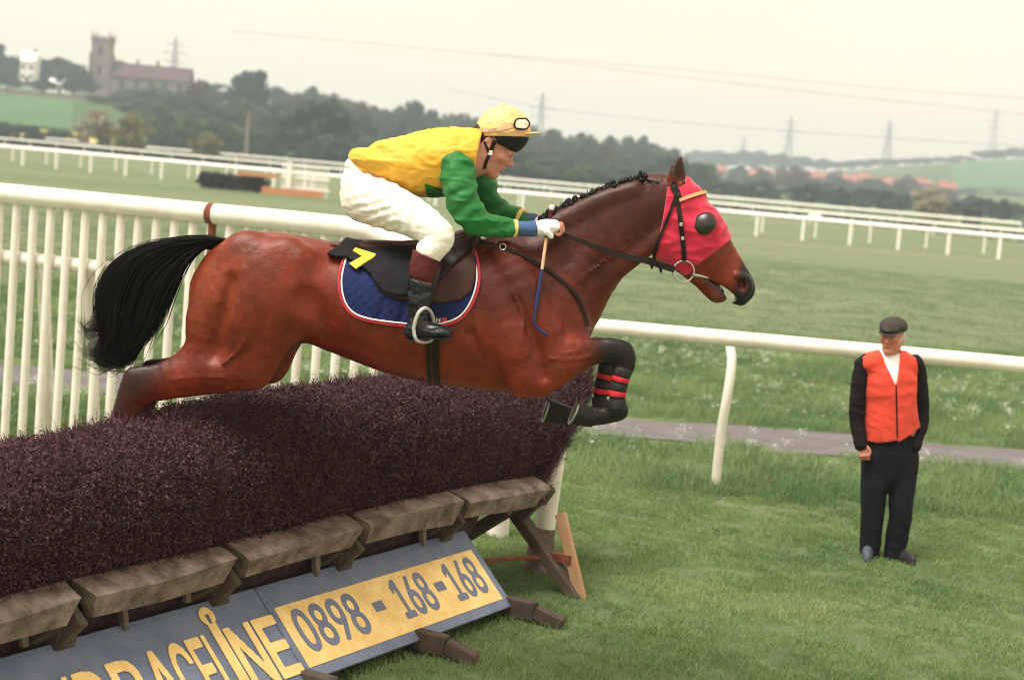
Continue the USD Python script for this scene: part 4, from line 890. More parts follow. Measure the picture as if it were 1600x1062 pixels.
# neck and head
B.limb(hps([(800, 482), (840, 466), (880, 424), (925, 383), (980, 345), (1020, 322), (1046, 316)]), r(112, 100, 84, 70, 60, 50, 40), np.array([.20, .165, .128, .105, .09, .085, .08]), k=.05)
HEAD = Body()
HEAD.limb(hps([(1046, 326), (1070, 356), (1098, 389), (1126, 417), (1150, 443), (1157, 451)]), r(42, 52, 45, 34.5, 27, 23), np.array([.078, .098, .076, .056, .056, .050]), k=.02)
HEAD.limb(hps([(1048, 378), (1062, 392)]), r(30, 24), np.array([.088, .075]), k=.03)                                  # cheek
HEAD.limb(hps([(1062, 402), (1087, 425), (1106, 445)]), r(20, 17, 14.5), np.array([.058, .044, .038]), k=.02)             # lower jaw
HEAD.limb(hps([(1108, 447), (1118, 459), (1126, 463)]), r(14, 13.5, 9.5), np.array([.034, .036, .03]), k=.012)
HEAD.limb(hps([(1150, 462), (1157, 466)]), r(13, 11), np.array([.044, .04]), k=.015)                                           # upper lip
HEAD.limb(hps([(1096, 348), (1126, 392), (1150, 425)]), r(9, 7, 6), np.array([.036, .026, .026]), k=.03)                    # nasal bone
for s in (-1, 1):
    HEAD.limb(hps([(1062, 342, s * .086), (1096, 378, s * .072), (1112, 396, s * .055)]), r(6, 5, 3), k=.03)                   # facial crest
    HEAD.ball(hp(1098, 350, s * .082), (.034, .022, .03), k=.025)                                                             # brow
    HEAD.limb(hps([(1151, 430, s * .047), (1166, 436, s * .043), (1169, 450, s * .04), (1161, 462, s * .04)]), r(6.5, 7, 7, 5), k=.012)   # nostril wing
    HEAD.ball(hp(1159, 445, s * .062), (.021, .030, .026), k=.008, op='cut')
HEAD.limb(hps([(1105, 436), (1119, 444), (1132, 453), (1143, 465)]), r(.9, 2.0, 4.2, 7.0), np.array([.09, .09, .09, .09]), k=.008, op='cut')     # mouth
HEAD.limb(hps([(1104, 440), (1117, 448), (1127, 456)]), r(5, 6, 4.5), np.array([.02, .02, .018]), k=.004)
for o in HEAD.ops: B.ops.append(o)
for s in (-1, 1):                                                                                                            # ears
    B.limb(hps([(1057, 292, s * .055), (1056, 272, s * .058), (1060, 246, s * .05)]) + np.array([0 if s > 0 else .012, 0, 0]), r(10, 11.5, 1.5), np.array([.024, .02, .004]), k=.014)
    B.limb(hps([(1062, 282, s * .075), (1062, 268, s * .074), (1062, 256, s * .064)]) + np.array([0 if s > 0 else .012, 0, 0]), r(5, 6, 2), np.array([.014, .012, .004]), k=.006, op='cut')
# muscles
def both(rows, rr, hh, k, only=None):
    for s in ((1, -1) if only is None else (only,)): B.limb(hps([(x, y, s * w) for x, y, w in rows]), r(*rr), np.array(hh), k=k)
both([(790, 400, .15), (815, 455, .185), (845, 520, .19), (852, 545, .185)], (26, 34, 34, 22), (.062, .066, .062, .05), .022)              # shoulder blade
both([(782, 480, .19), (800, 535, .205), (812, 578, .20)], (30, 36, 26), (.058, .066, .055), .02)                                        # triceps
both([(880, 470, .10), (890, 520, .11)], (26, 30), (.06, .06), .04)                                                                       # breast
both([(920, 400, .09), (880, 448, .125), (858, 500, .16)], (15, 22, 20), (.032, .044, .044), .022)                                          # neck muscle to the shoulder
both([(870, 350, .05), (930, 318, .045), (990, 296, .04)], (16, 15, 12), (.04, .04, .035), .03)
both([(900, 470, .06), (950, 432, .055), (1000, 396, .05), (1030, 372, .06)], (14, 13, 12, 12), (.03, .03, .03, .025), .03)
both([(385, 400, .17), (420, 440, .20), (430, 480, .20)], (36, 44, 32), (.06, .065, .05), .09)                                          # gluteals
both([(452, 392, .19), (466, 402, .21)], (15, 13), (.04, .035), .09)                                                                         # point of hip
both([(340, 440, .14), (325, 500, .15), (318, 555, .14)], (32, 34, 26), (.068, .072, .06), .03)                                             # hamstrings
for s in (1, -1):                                                                                                                        # hind legs
    dx, dy = (0, 0) if s > 0 else (26, -12); q = lambda rows: hps([(x + dx * f, y + dy * f, s * w) for x, y, w, f in rows])
    B.limb(q([(395, 480, .15, 0), (398, 530, .165, .6), (392, 572, .165, 1)]), r(72, 52, 34), np.array([.12, .095, .072]), k=.045)               # thigh to stifle
    if s < 0: B.limb(q([(410, 530, .15, 1), (424, 580, .15, 0)]), r(42, 18), np.array([.08, .05]), k=.03)
    B.limb(q([(392, 572, .165, 1), (345, 577, .16, 1), (300, 585, .15, 1), (255, 597, .145, 1), (222, 605, .14, 1)]), r(34, 37, 34, 28, 25), np.array([.07, .075, .06, .044, .036]), k=.03)   # gaskin
    B.limb(q([(312, 545, .14, .5), (270, 573, .14, 1), (228, 580, .14, 1), (206, 585, .14, 1)]), r(22, 12, 7, 9), np.array([.045, .026, .016, .018]), k=.02)         # Achilles cord to the point of hock
    B.limb(q([(216, 599, .14, 1), (208, 616, .14, 1), (194, 646, .14, 1), (172, 692, .14, 1), (156, 728, .14, 1)]), r(25, 24, 18.5, 14, 15), np.array([.036, .034, .027, .024, .027]), k=.016)   # hock and cannon
    B.limb(q([(156, 728, .14, 1), (142, 752, .14, 1), (132, 768, .14, 1)]), r(15, 11.5, 13), np.array([.027, .024, .03]), k=.012)
for s in (1, -1):                                                                                                                        # forelegs, folded
    dx, dy = (0, 0) if s > 0 else (-20, -2); q = lambda rows: hps([(x + dx * f, y + dy * f, s * w) for x, y, w, f in rows])
    B.limb(q([(818, 597, .185, 0), (842, 588, .185, 0), (876, 567, .18, .5), (915, 553, .165, 1), (950, 547, .155, 1)]), r(24, 31, 31, 21.5, 17), np.array([.05, .062, .058, .04, .034]), k=.03)      # forearm
    B.limb(q([(846, 560, .18, 0), (890, 545, .175, .6), (930, 543, .16, 1)]), r(30, 20, 13), np.array([.066, .052, .038]), k=.016)
    B.limb(q([(952, 546, .155, 1), (972, 551, .153, 1), (976, 568, .15, 1)]), r(17, 19, 15.5), np.array([.036, .038, .033]), k=.02)             # knee
    B.limb(q([(975, 566, .15, 1), (970, 592, .148, 1), (964, 622, .145, 1), (962, 640, .144, 1)]), r(16.5, 13.5, 13, 16.5), np.array([.031, .026, .026, .031]), k=.014)    # cannon
    B.limb(q([(966, 641, .144, 1), (946, 649, .142, 1), (925, 650, .14, 1)]), r(16, 13.5, 15), np.array([.031, .027, .034]), k=.012)             # fetlock and pastern
# folds and hollows
for s in (1, -1):
    B.limb(hps([(806, 470, s * .285), (838, 540, s * .275), (850, 590, s * .26)]) * [1, 1, 1], r(5, 6, 6), np.array([.03, .035, .035]), k=.03, op='cut')
    B.limb(hps([(478, 536, s * .21), (440, 578, s * .24), (418, 596, s * .235)]), r(6, 7, 6), np.array([.03, .03, .03]), k=.03, op='cut')
    B.limb(hps([(362, 440, s * .27), (345, 500, s * .252), (334, 556, s * .235)]), r(4, 5, 5), np.array([.02, .022, .022]), k=.06, op='cut')
    for k_ in range(5): B.limb(hps([(600 + 34 * k_, 470, s * .31), (585 + 34 * k_, 530, s * .315), (580 + 34 * k_, 560, s * .30)]), r(5, 5, 5), np.array([.016, .02, .016]), k=.03, op='cut')
for s in (1, -1):
    B.limb(hps([(478, 470, s * .30), (500, 500, s * .305), (520, 545, s * .29)]), r(18, 22, 16), np.array([.045, .055, .045]), k=.05, op='cut')   # flank hollow
    B.limb(hps([(735, 520, s * .275), (760, 575, s * .26)]), r(6, 6), np.array([.03, .03]), k=.03, op='cut')
for rows in ([(800, 455, .235), (818, 500, .245), (812, 545, .245)], [(860, 560, .235), (895, 560, .218), (925, 556, .198)], [(880, 552, .228), (905, 548, .212)], [(350, 590, .232), (310, 588, .208), (270, 592, .188)], [(395, 500, .262), (380, 540, .252), (350, 568, .236)], [(900, 440, .135), (940, 412, .12), (980, 385, .11)]):
    B.limb(hps(rows), r(*([1.5] * len(rows))), np.full(len(rows), .012), k=.012)
def skin(P, pad=.03):
    return B(P, pad) + .0022 * (meshkit.fbm(P * 22, 2) - .5)
blo, bhi = B.bounds(.04)
hv_, hf_ = surface(skin, blo, bhi, .012)
# finer mesh for the head: the head has its own denser net joined at the throat by overlapping skins of the same surface
def head_only(P, pad=.03): return skin(P, pad)
cutx = hp(1036, 400)[0]
hlo, hhi = np.array([cutx, YH - .16, hp(1100, 490)[2]]), np.array([bhi[0], YH + .16, hp(1060, 236)[2]])
hv2, hf2 = surface(skin, hlo - [.0, 0, 0], hhi, .006)
cen = hv_[hf_].mean(1); keep = ~((cen[:, 0] > cutx + .012) & (cen[:, 2] > hlo[2]))
hv_all = np.vstack([hv_, hv2]); hf_all = np.vstack([hf_[keep], hf2 + len(hv_)])
uq, inv = np.unique(hf_all, return_inverse=True); hv_all = hv_all[uq]; hf_all = inv.reshape(-1, 3)
# coat colours: bay with black points, muzzle and mane line (markings of the animal itself)
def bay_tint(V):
    n = meshkit.fbm(V * 5, 3)[:, None]; pq = np.stack(proj(V), 1)
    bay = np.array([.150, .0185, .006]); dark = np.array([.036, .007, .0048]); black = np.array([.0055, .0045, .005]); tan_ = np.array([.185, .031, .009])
    c = bay * (.85 + .4 * n)
    def blend(c, col, w): w = np.clip(w, 0, 1)[:, None]; return c * (1 - w) + col * w
    x, y = pq[:, 0], pq[:, 1]
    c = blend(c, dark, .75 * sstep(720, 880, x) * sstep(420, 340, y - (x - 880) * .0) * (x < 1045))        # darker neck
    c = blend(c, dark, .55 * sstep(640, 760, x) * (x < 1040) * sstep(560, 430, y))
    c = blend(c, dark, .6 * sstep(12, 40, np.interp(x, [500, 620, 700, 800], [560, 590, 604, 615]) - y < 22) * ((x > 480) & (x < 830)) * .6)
    c = blend(c, tan_, .8 * sstep(560, 330, x) * sstep(600, 470, y)); c = blend(c, tan_, .35 * sstep(1085, 1130, x))
    hind = sstep(285, 215, x + (y - 590) * .55) * (y > 555); c = blend(c, np.array([.020, .0065, .0055]), hind * .92); c = blend(c, black, sstep(655, 690, y) * (x < 260))
    fore = sstep(893, 952, x) * sstep(505, 527, y) * (x < 1010); c = blend(c, black, fore); c = blend(c, black, (x > 812) * sstep(612, 626, y) * (x > 868))
    muz = sstep(1139, 1156, x + (y - 450) * .25); c = blend(c, black, muz * (x > 1040)); lip = (x > 1098) * sstep(452, 470, y) * .55 * (x < 1140); c = blend(c, np.array([.06, .035, .03]), lip)
    mouth = sstep(8, 3, np.abs((y - 438) - (x - 1103) * .70)) * ((x > 1097) & (x < 1134)); c = blend(c, np.array([.07, .03, .035]), mouth)
    nos = sstep(12, 7, np.hypot(x - 1160, (y - 447) * .85)) * (V[:, 1] < YH); c = blend(c, np.array([.10, .018, .018]), nos * .7)
    c = blend(c, black, sstep(1044, 1050, x) * sstep(294, 268, y) * (x < 1085) * .85)
    return c
horse = thing('racehorse', 'bay racehorse in red hood leaping over the birch fence', 'horse', (hp(640, 500)[0], YH, hp(640, 600)[2]))
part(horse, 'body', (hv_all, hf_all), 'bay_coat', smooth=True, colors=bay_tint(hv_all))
# hooves
def hoof(tip, back, up, w, name_extra=None):
    """Hoof wall: a tapered horn from the coronet (back) to the ground face at tip; up is the direction of the toe wall."""
    a = np.asarray(back, float); d = np.asarray(tip, float) - a; L = np.linalg.norm(d); d /= L; up = up - d * (up @ d); up /= np.linalg.norm(up); s = np.cross(d, up); ang = np.linspace(0, 2 * np.pi, 20, endpoint=False)
    V = []
    for t, rw, ru, sh in ((0, .8, .85, 0), (.3, .9, .95, .05), (.75, 1.02, 1.1, .12), (1.0, 1.08, 1.2, .18)):
        V.append(a + d * L * t + w * (np.cos(ang)[:, None] * rw * s + (np.sin(ang)[:, None] * ru + sh * 1.4) * up))
    V = np.vstack(V); F_ = []
    for k in range(3):
        i = np.arange(20); j = (i + 1) % 20; F_ += [np.stack([k * 20 + i, k * 20 + j, k * 20 + 20 + j], 1), np.stack([k * 20 + i, k * 20 + 20 + j, k * 20 + 20 + i], 1)]
    n = len(V); V = np.vstack([V, V[:20].mean(0)]); i = np.arange(20); F_.append(np.stack([(i + 1) % 20, i, np.full(20, n)], 1))
    wall = part(horse, 'hoof', (V, np.vstack(F_)), 'hoof_horn', smooth=50)
    rim = V[60:80]; c = rim.mean(0); inner = c + (rim - c) * .72 - d * .004
    part(wall, 'sole', (np.vstack([rim * .985 + c * .015 + d * .0005, c + d * .002]), np.array([(i, (i + 1) % 20, 20) for i in range(20)])), 'hoof_sole', smooth=40)
    sh_ = np.array([k for k in range(20) if not 13 < k < 17]); sh_ = np.r_[np.arange(17, 20), np.arange(0, 14)]
    P = (rim * .86 + c * .14)[sh_] + d * .003; part(wall, 'shoe', ribbon(P, np.tile(d, (len(P), 1)), .016 * w / .05, .006), 'shoe_iron')
for s in (1, -1):
    dx, dy = (0, 0) if s > 0 else (-22, -3); w = s * .14
    hoof(hp(899 + dx * 2, 641 + dy, w + .012), hp(929 + dx * 1.5, 654 + dy, w), np.array([.15, 0, -1.0]), .051)
    hoof(hp(112 + (26 if s < 0 else 0), 782, w), hp(137 + (26 if s < 0 else 0), 767, w), np.array([.5, 0, -.8]), .044)
# leg boots on the forelegs
mat('boot_black', (.007, .007, .008), .6, .3, 25, bump=.0006, bscale=150); mat('boot_grey', (.028, .025, .026), .7, .2, 25, bump=.0006, bscale=200); mat('boot_red', (.50, .025, .035), .6, .15, 25, bump=.0006, bscale=150)
for s in (1, -1):
    dx, dy = (0, 0) if s > 0 else (-24, -4); w = .148 * s
    ax = [hp(975 + dx, 572 + dy, w), hp(969 + dx, 594 + dy, w), hp(964 + dx, 616 + dy, w), hp(963 + dx, 640 + dy, w)]; ax = spline(ax, 8)
    bt = part(horse, 'leg_boot', tube(ax, np.interp(np.linspace(0, 1, len(ax)), [0, .1, .5, .85, 1], [.041, .044, .040, .042, .043]), 20), 'boot_black', smooth=40)
    for a, b, m_ in ((.02, .20, 'boot_grey'), (.24, .36, 'boot_red'), (.40, .54, 'boot_grey'), (.58, .70, 'boot_red'), (.75, .95, 'boot_grey')):
        t_ = np.linspace(a, b, 5) * (len(ax) - 1); pp = np.stack([np.interp(t_, np.arange(len(ax)), ax[:, k]) for k in range(3)], 1)
        part(bt, 'strap', tube(pp, np.interp(np.linspace(a, b, 5), [0, .1, .5, .85, 1], [.042, .045, .041, .043, .044]) + np.array([-.0012, .0008, .001, .0008, -.0012]), 20), m_, smooth=40)
    part(bt, 'buckle', box(hp(950 + dx, 622 + dy, w + .044), (.012, .006, .016), bevel=.002), 'steel')
# teeth
part(horse, 'teeth', joined([box(hp(1120 + 2.4 * k, 449 + 1.8 * k, y), (.011, .011, .014), bevel=.002) for k in range(3) for y in (-.016, -.005, .006, .017)]), 'teeth')
# tail: strands that stream back and droop
tr_ = np.random.default_rng(31); ms = []; HP, HR = [], []
ctrl = [  # root, mid, end bundles of pixel paths
    [(362, 380), (338, 372), (290, 372), (235, 385), (190, 410), (168, 450), (165, 500), (150, 520), (138, 505)],
    [(362, 382), (338, 373), (285, 378), (230, 395), (195, 430), (180, 480), (178, 530), (160, 560), (140, 552)],
    [(360, 384), (336, 375), (285, 385), (240, 405), (215, 450), (205, 510), (195, 550), (175, 572), (148, 545)],
    [(358, 386), (335, 377), (290, 392), (255, 420), (235, 465), (225, 520), (210, 555), (195, 570), (160, 566)],
    [(356, 388), (333, 379), (295, 398), (262, 428), (244, 470), (230, 508), (213, 536), (192, 554), (170, 564)],
    [(354, 390), (331, 382), (298, 402), (276, 436), (260, 468), (246, 498), (232, 518), (218, 534), (206, 542)],
    [(362, 381), (336, 373), (288, 376), (225, 388), (180, 418), (160, 455), (160, 480), (166, 510), (172, 540)],
]
for k in range(3400):
    i = tr_.integers(0, len(ctrl)); j = tr_.integers(0, len(ctrl)); u = tr_.uniform(0, .55)
    P = np.array(ctrl[i], float) * (1 - u) + np.array(ctrl[j], float) * u; n_ = len(P); g = np.linspace(0, 1, n_)[:, None]
    cl_ = tr_.integers(0, 46); cr_ = np.random.default_rng(900 + cl_); i, j = cr_.integers(0, len(ctrl), 2); u = cr_.uniform(0, .5); P = np.array(ctrl[i], float) * (1 - u) + np.array(ctrl[j], float) * u; P = P + cr_.normal(size=2) * 6 * g + np.array([-6, 0]) * g + np.stack([np.sin(cr_.uniform(0, 6) + g[:, 0] * 7) * 4, np.cos(cr_.uniform(0, 6) + g[:, 0] * 6) * 4], 1) * g
    P = P + tr_.normal(size=2) * 5.5 * g + tr_.normal(size=(n_, 2)) * np.linspace(0, 2.4, n_)[:, None]; cutn = n_ if tr_.random() < .45 else tr_.integers(5, n_ + 1)
    wv = tr_.normal() * .035; ww = np.linspace(0, 1, n_) ** .7
    Q = np.array([hp(x, y, .035 * math.sin(3.1 * a) * np.sign(wv) + wv * a * 1.6) for (x, y), a in zip(P[:cutn], ww)])
    Q = spline(Q, 4); rad = np.interp(np.linspace(0, 1, len(Q)), [0, .1, .7, 1], [.0013, .0020, .0012, .0003]) * tr_.uniform(.6, 1.25)
    gq = np.linspace(0, len(Q) - 1, 26); HP.append(np.stack([np.interp(gq, np.arange(len(Q)), Q[:, c]) for c in range(3)], 1)); HR.append(np.interp(gq, np.arange(len(Q)), rad))
ms.append(strands(HP, HR))
for k in range(130):                                                                    # stray hairs
    i = tr_.integers(0, len(ctrl)); P = np.array(ctrl[i], float); n_ = len(P); P = P + tr_.normal(size=2) * 13 * np.linspace(0, 1, n_)[:, None]
    ms.append(tube(spline([hp(x, y, tr_.normal() * .03) for x, y in P], 4), .0011, 3, caps=False))
tail = part(horse, 'tail', joined(ms), 'horse_hair', smooth=True)
part(tail, 'dock', tube(spline(hps([(378, 392), (345, 382), (315, 382), (285, 390)]), 5), np.linspace(.045, .015, 16), 10), 'horse_hair', smooth=True)
# plaited mane: a row of turned-up knots along the crest
crest = spline([(846, 353), (872, 337), (905, 318), (940, 303), (975, 291), (1014, 282)], 12)
cl = np.r_[0, np.cumsum(np.linalg.norm(np.diff(crest, axis=0), axis=1))]
for k, s_ in enumerate(np.arange(4, cl[-1], 7.5)):
    x, y = np.interp(s_, cl, crest[:, 0]), np.interp(s_, cl, crest[:, 1]); szz = np.interp(s_, [0, 40, cl[-1]], [.029, .032, .02]) * tr_.uniform(.9, 1.15); c = hp(x, y - 3 + tr_.normal() * 1.0, .03)
    ms = []
    for q in range(7):
        m = trimesh.creation.icosphere(2, 1.0); v = np.array(m.vertices); v = v * np.array([.55, .6, .75]) * szz * tr_.uniform(.7, 1.05, 3) + c + tr_.normal(size=3) * szz * .38; ms.append((v, np.array(m.faces)))
    for q in range(14):
        d = tr_.normal(size=3); d[2] = abs(d[2]) * .8 - .2; d /= np.linalg.norm(d); ms.append(tube([c, c + d * szz * .9, c + d * szz * tr_.uniform(1.2, 1.7)], [.002, .0015, .0004], 3, caps=False))
    part(horse, 'plait', joined(ms), 'horse_hair', smooth=True)
part(horse, 'forelock', joined([tube(spline(hps([(1040 + tr_.normal() * 4, 283 + tr_.normal(), tr_.normal() * .02), (1025, 284 + tr_.normal() * 1.5, tr_.normal() * .03), (1005 + tr_.normal() * 6, 283 + tr_.normal() * 2, .02 + tr_.normal() * .03)]), 4), .002, 3, caps=False) for _ in range(90)]), 'horse_hair', smooth=True)

# red hood over the head, made from the head's own surface a cloth's thickness out
mat('cup_black', (.012, .010, .010), .32, .4, 30, bump=.0008, bscale=60, spec=.6); mat('hood_red', (.52, .018, .055), .75, .12, 9, bump=.0012, bscale=220, sheen=.3, spec=.25)
def xz(px, py, w=.08): p = hp(px, py, w); return (p[0], p[2])
hood_outline = poly_sdf([xz(*p) for p in ((1043, 293), (1051, 290), (1060, 292), (1072, 288), (1075, 276), (1090, 270), (1125, 330), (1150, 368), (1140, 377), (1123, 390), (1098, 408), (1084, 418), (1080, 428), (1070, 432), (1062, 424), (1046, 418), (1020, 414), (1026, 388), (1036, 340))])
hbase = Body(); hbase.ops = [o for o in HEAD.ops if o[4] == 'add']; hbase.ops.append(B.ops[1])
def hood_fn(P, pad=.03):
    d = hbase(P, pad) - .0075 - .009 * (1 - np.abs(2 * meshkit.fbm(P * np.array([9, 9, 16]), 2, 5) - 1)) ** 2 + .004
    return smax(d, hood_outline(P[:, [0, 2]]), .004)
hood_mesh = surface(hood_fn, hlo - [.06, 0, 0], hhi + [.02, 0, .0], .006); hd = part(horse, 'hood', hood_mesh, 'hood_red', smooth=True)
for s in (1, -1):                                                                     # dark eye cups
    c = hp(1100, 350, s * .085); c[1] = YH - s * .082
    e1 = np.array([.75, 0, -.66]); e2 = np.array([.66, 0, .75]); oy = np.array([0, -s, 0.]); V, F_ = [], []
    na, nr = 28, 8
    for k in range(nr + 1):
        ph = k / nr * math.pi / 2
        for a in np.linspace(0, 2 * np.pi, na, endpoint=False):
            V.append(c + .058 * math.cos(ph) * (math.cos(a) * e1 * .86 + math.sin(a) * e2 * (1.02 if math.sin(a) > 0 else 1.0)) + oy * (.012 + .036 * math.sin(ph) * (1 + .25 * math.cos(a) * math.cos(ph))))
    for k in range(nr):
        for i in range(na): a, b = k * na + i, k * na + (i + 1) % na; F_ += [(a, b, b + na), (a, b + na, a + na)]
    part(hd, 'cup_rim', tube(np.array([c + .060 * (math.cos(a) * e1 * .86 + math.sin(a) * e2 * 1.01) + oy * .010 for a in np.linspace(0, 2 * np.pi, 40)]), .0055, 7, caps=False), 'hood_red', smooth=40)
    part(hd, 'eye_cup', (np.array(V), np.array(F_)), 'cup_black', smooth=True)
# bridle
def on_head(pix, w, th, off=.010, body=None, m=26):
    P, N = body.hits(spline(pix, max(2, m // max(1, len(pix) - 1))), off)
    for _ in range(3): P[1:-1] = (P[:-2] + 2 * P[1:-1] + P[2:]) / 4; N[1:-1] = (N[:-2] + 2 * N[1:-1] + N[2:]) / 4
    N /= np.linalg.norm(N, axis=1, keepdims=True); return ribbon(P, N, w, th)
mat('browband_tan', (.55, .33, .16), .45, .1, 30)
HS = Skin((hv_all, hf_all)); hl = Skin((hv_all, hf_all), hood_mesh)
part(horse, 'cheek_strap', on_head([(1053, 286), (1058, 312), (1063, 345), (1067, 378), (1069, 406)], .022, .005, .006, hl), 'strap')
part(horse, 'throat_lash', on_head([(1056, 306), (1044, 340), (1031, 372), (1024, 392), (1023, 403)], .014, .004, .006, hl), 'strap')
part(horse, 'browband', on_head([(1061, 313), (1080, 307), (1102, 300)], .016, .006, .007, hl), 'browband_tan')
part(horse, 'headpiece', on_head([(1050, 288), (1056, 300), (1062, 316)], .034, .005, .007, hl), 'strap')
for x, y in ((1064, 350), (1066, 372)): part(horse, 'buckle', box(hl.hit(x, y, .010)[0], (.016, .006, .018), bevel=.002), 'steel')
bc = hp(1068, 424, .085); ang = np.linspace(0, 2 * np.pi, 33)
part(horse, 'bit_ring', tube(np.array([bc + .050 * np.array([math.cos(a), .12 * math.cos(a), math.sin(a)]) for a in ang]), .0042, 8, caps=False), 'steel', smooth=40)
part(horse, 'bit', tube([hp(1082, 429, .092), hp(1094, 431, .07), hp(1106, 434, .055)], [.0085, .0075, .005], 10), 'steel', smooth=40)
hand = hp(868, 361, .17)
rein = spline([hand, hp(905, 376, .155), hp(960, 396, .14), hp(1010, 408, .13), hp(1054, 421, .095)], 8); nn = np.tile([0, -1, .15], (len(rein), 1))
part(horse, 'rein', ribbon(rein, nn, np.interp(np.linspace(0, 1, len(rein)), [0, .4, 1], [.018, .022, .03]), .006), 'strap')
farr = spline([hp(850, 352, -.1), hp(940, 375, -.14), hp(1010, 404, -.13), hp(1054, 420, -.09)], 8); part(horse, 'rein', ribbon(farr, nn[0] * np.ones((len(farr), 1)) * [1, -1, 1], .02, .006), 'strap')
for x, y in ((1017, 409), (1031, 415)): part(horse, 'rein_stop', tube([hp(x, y - 6, .128), hp(x + 1, y + 3, .128), hp(x + 2, y + 11, .126)], [.008, .009, .005], 8), 'strap', smooth=40)
part(horse, 'breastplate', on_head([(742, 377), (775, 384), (800, 393), (845, 415), (880, 440), (902, 465), (912, 490), (917, 510)], .016, .004, .011, HS), 'strap')
part(horse, 'breastplate_ring', tube(np.array([HS.hit(786, 387, .012)[0] + .014 * np.array([math.cos(a), 0, math.sin(a)]) for a in ang]), .0025, 6, caps=False), 'steel', smooth=40)

# ================================================================== SADDLERY
mat('saddle_blue', (.008, .016, .075), .8, .2, 8, bump=.0008, bscale=260); mat('piping_red', (.5, .03, .05), .6, .1); mat('piping_white', (.75, .7, .7), .6, .05)
mat('saddle_leather', (.050, .018, .013), .42, .3, 12, bump=.0007, bscale=120); mat('dark_leather', (.016, .009, .008), .4, .3, 12, bump=.0007, bscale=120); mat('number_black', (.005, .005, .0075), .75, .2, 10, bump=.0008, bscale=150); mat('number_yellow', (.75, .47, .05), .6, .08)
def shell(base, off, outline, wref=.28, extra=None, k=.004, inner=None):
    pf = poly_sdf([xz(x, y, wref) for x, y in outline])
    def fn(P, pad=.03):
        d = base(P, pad) - off
        if extra is not None: d = d - extra(P)
        d = smax(d, pf(P[:, [0, 2]]), k)
        return d
    return fn
def shell_mesh(fn, outline, res, wref=.28, both_sides=True, top=.05):
    q = np.array([xz(x, y, wref) for x, y in outline]); lo, hi = q.min(0) - .03, q.max(0) + .03
    V, F_ = surface(fn, [lo[0], YH - .45, lo[1]], [hi[0], YH + (.45 if both_sides else 0.0), hi[1]], res)
    g = B(V) if len(V) else np.zeros(0)                              # drop what lies inside the animal
    keep = (g[F_] > -.012).any(1); F_ = F_[keep]; uq, inv = np.unique(F_, return_inverse=True); return V[uq], inv.reshape(-1, 3)
cloth_o = [(530, 372), (537, 405), (531, 430), (531, 452), (537, 474), (550, 490), (575, 500), (610, 506), (650, 510), (690, 508), (715, 500), (732, 484), (744, 460), (749, 436), (747, 412), (741, 392), (735, 376), (735, 350), (530, 350)]
cloth_o = [tuple(p) for p in np.vstack([spline(cloth_o[1:17], 3), [(735, 350), (530, 350)]])]
def quilt(P):
    a, b = (P[:, 0] + P[:, 2]) * 62, (P[:, 0] - P[:, 2]) * 62
    return .0035 * np.minimum(np.abs(np.sin(a)), np.abs(np.sin(b))) ** .6
saddle_cloth = thing('saddle_cloth', 'dark blue quilted saddle cloth with white and red edging under the saddle', 'saddle cloth', hp(640, 440))
part(saddle_cloth, 'pad', shell_mesh(shell(B, .011, cloth_o, extra=quilt), cloth_o, .0062), 'saddle_blue', smooth=True)
edge_o = [p for p in cloth_o if p[1] > 374]
for dx_, rr_, m_, off in ((0, .0065, 'piping_red', .012), (-4.2, .0042, 'piping_white', .0165)):
    c_ = np.array([640, 430]); E_ = np.array(edge_o); E_ = E_ + dx_ * (E_ - c_) / np.linalg.norm(E_ - c_, axis=1, keepdims=True)
    for s in (1, -1):
        P = HS.hits(spline(E_, 2), off)[0]
        for _ in range(2): P[1:-1] = (P[:-2] + 2 * P[1:-1] + P[2:]) / 4
        if s < 0: P[:, 1] = 2 * YH - P[:, 1]
        part(saddle_cloth, 'piping', tube(P, rr_, 7), m_, smooth=40)
def decal(mesh2d, px, py, size, off, material, parent, nm, tilt=0.0, skn=None):
    """Flat lettering laid against the flank."""
    p, n_ = (skn or HS).hit(px, py, off); y_ = np.array([0, 0, 1.]) - n_ * n_[2]; y_ /= np.linalg.norm(y_); x_ = np.cross(y_, n_); ca, sa = math.cos(tilt), math.sin(tilt); x_, y_ = x_ * ca + y_ * sa, y_ * ca - x_ * sa
    v, f = vf(mesh2d); part(parent, nm, (p + v[:, :1] * x_ + v[:, 1:2] * y_ + v[:, 2:] * n_, f), material)
decal(meshkit.text_mesh('H', .022, .002, True), 680, 503, 1, .0165, 'piping_white', saddle_cloth, 'letter'); decal(box((.01, .01, .001), (.024, .026, .002)), 689, 503, 1, .0165, 'piping_red', saddle_cloth, 'emblem')
SB = Body(); SB.ops = list(B.ops)
saddle = thing('racing_saddle', 'brown leather racing saddle with stirrups on the blue quilted cloth', 'saddle', hp(660, 390))
flap_o = [(583, 430), (588, 447), (600, 459), (625, 467), (655, 472), (692, 473), (720, 468), (736, 455), (743, 434), (744, 412), (738, 394), (746, 380), (736, 350), (590, 350), (580, 385)]
part(saddle, 'flap', shell_mesh(shell(B, .024, flap_o, extra=lambda P: .004 * (meshkit.fbm(P * 16, 2) - .5)), flap_o, .0085), 'saddle_leather', smooth=True)
roll_o = [(688, 352), (742, 352), (746, 372), (738, 388), (722, 402), (704, 418), (690, 436), (672, 440), (672, 380)]
part(saddle, 'knee_roll', shell_mesh(shell(B, .037, roll_o, extra=lambda P: .006 * (meshkit.fbm(P * np.array([20, 10, 30]), 2) - .5)), roll_o, .008), 'dark_leather', smooth=True)
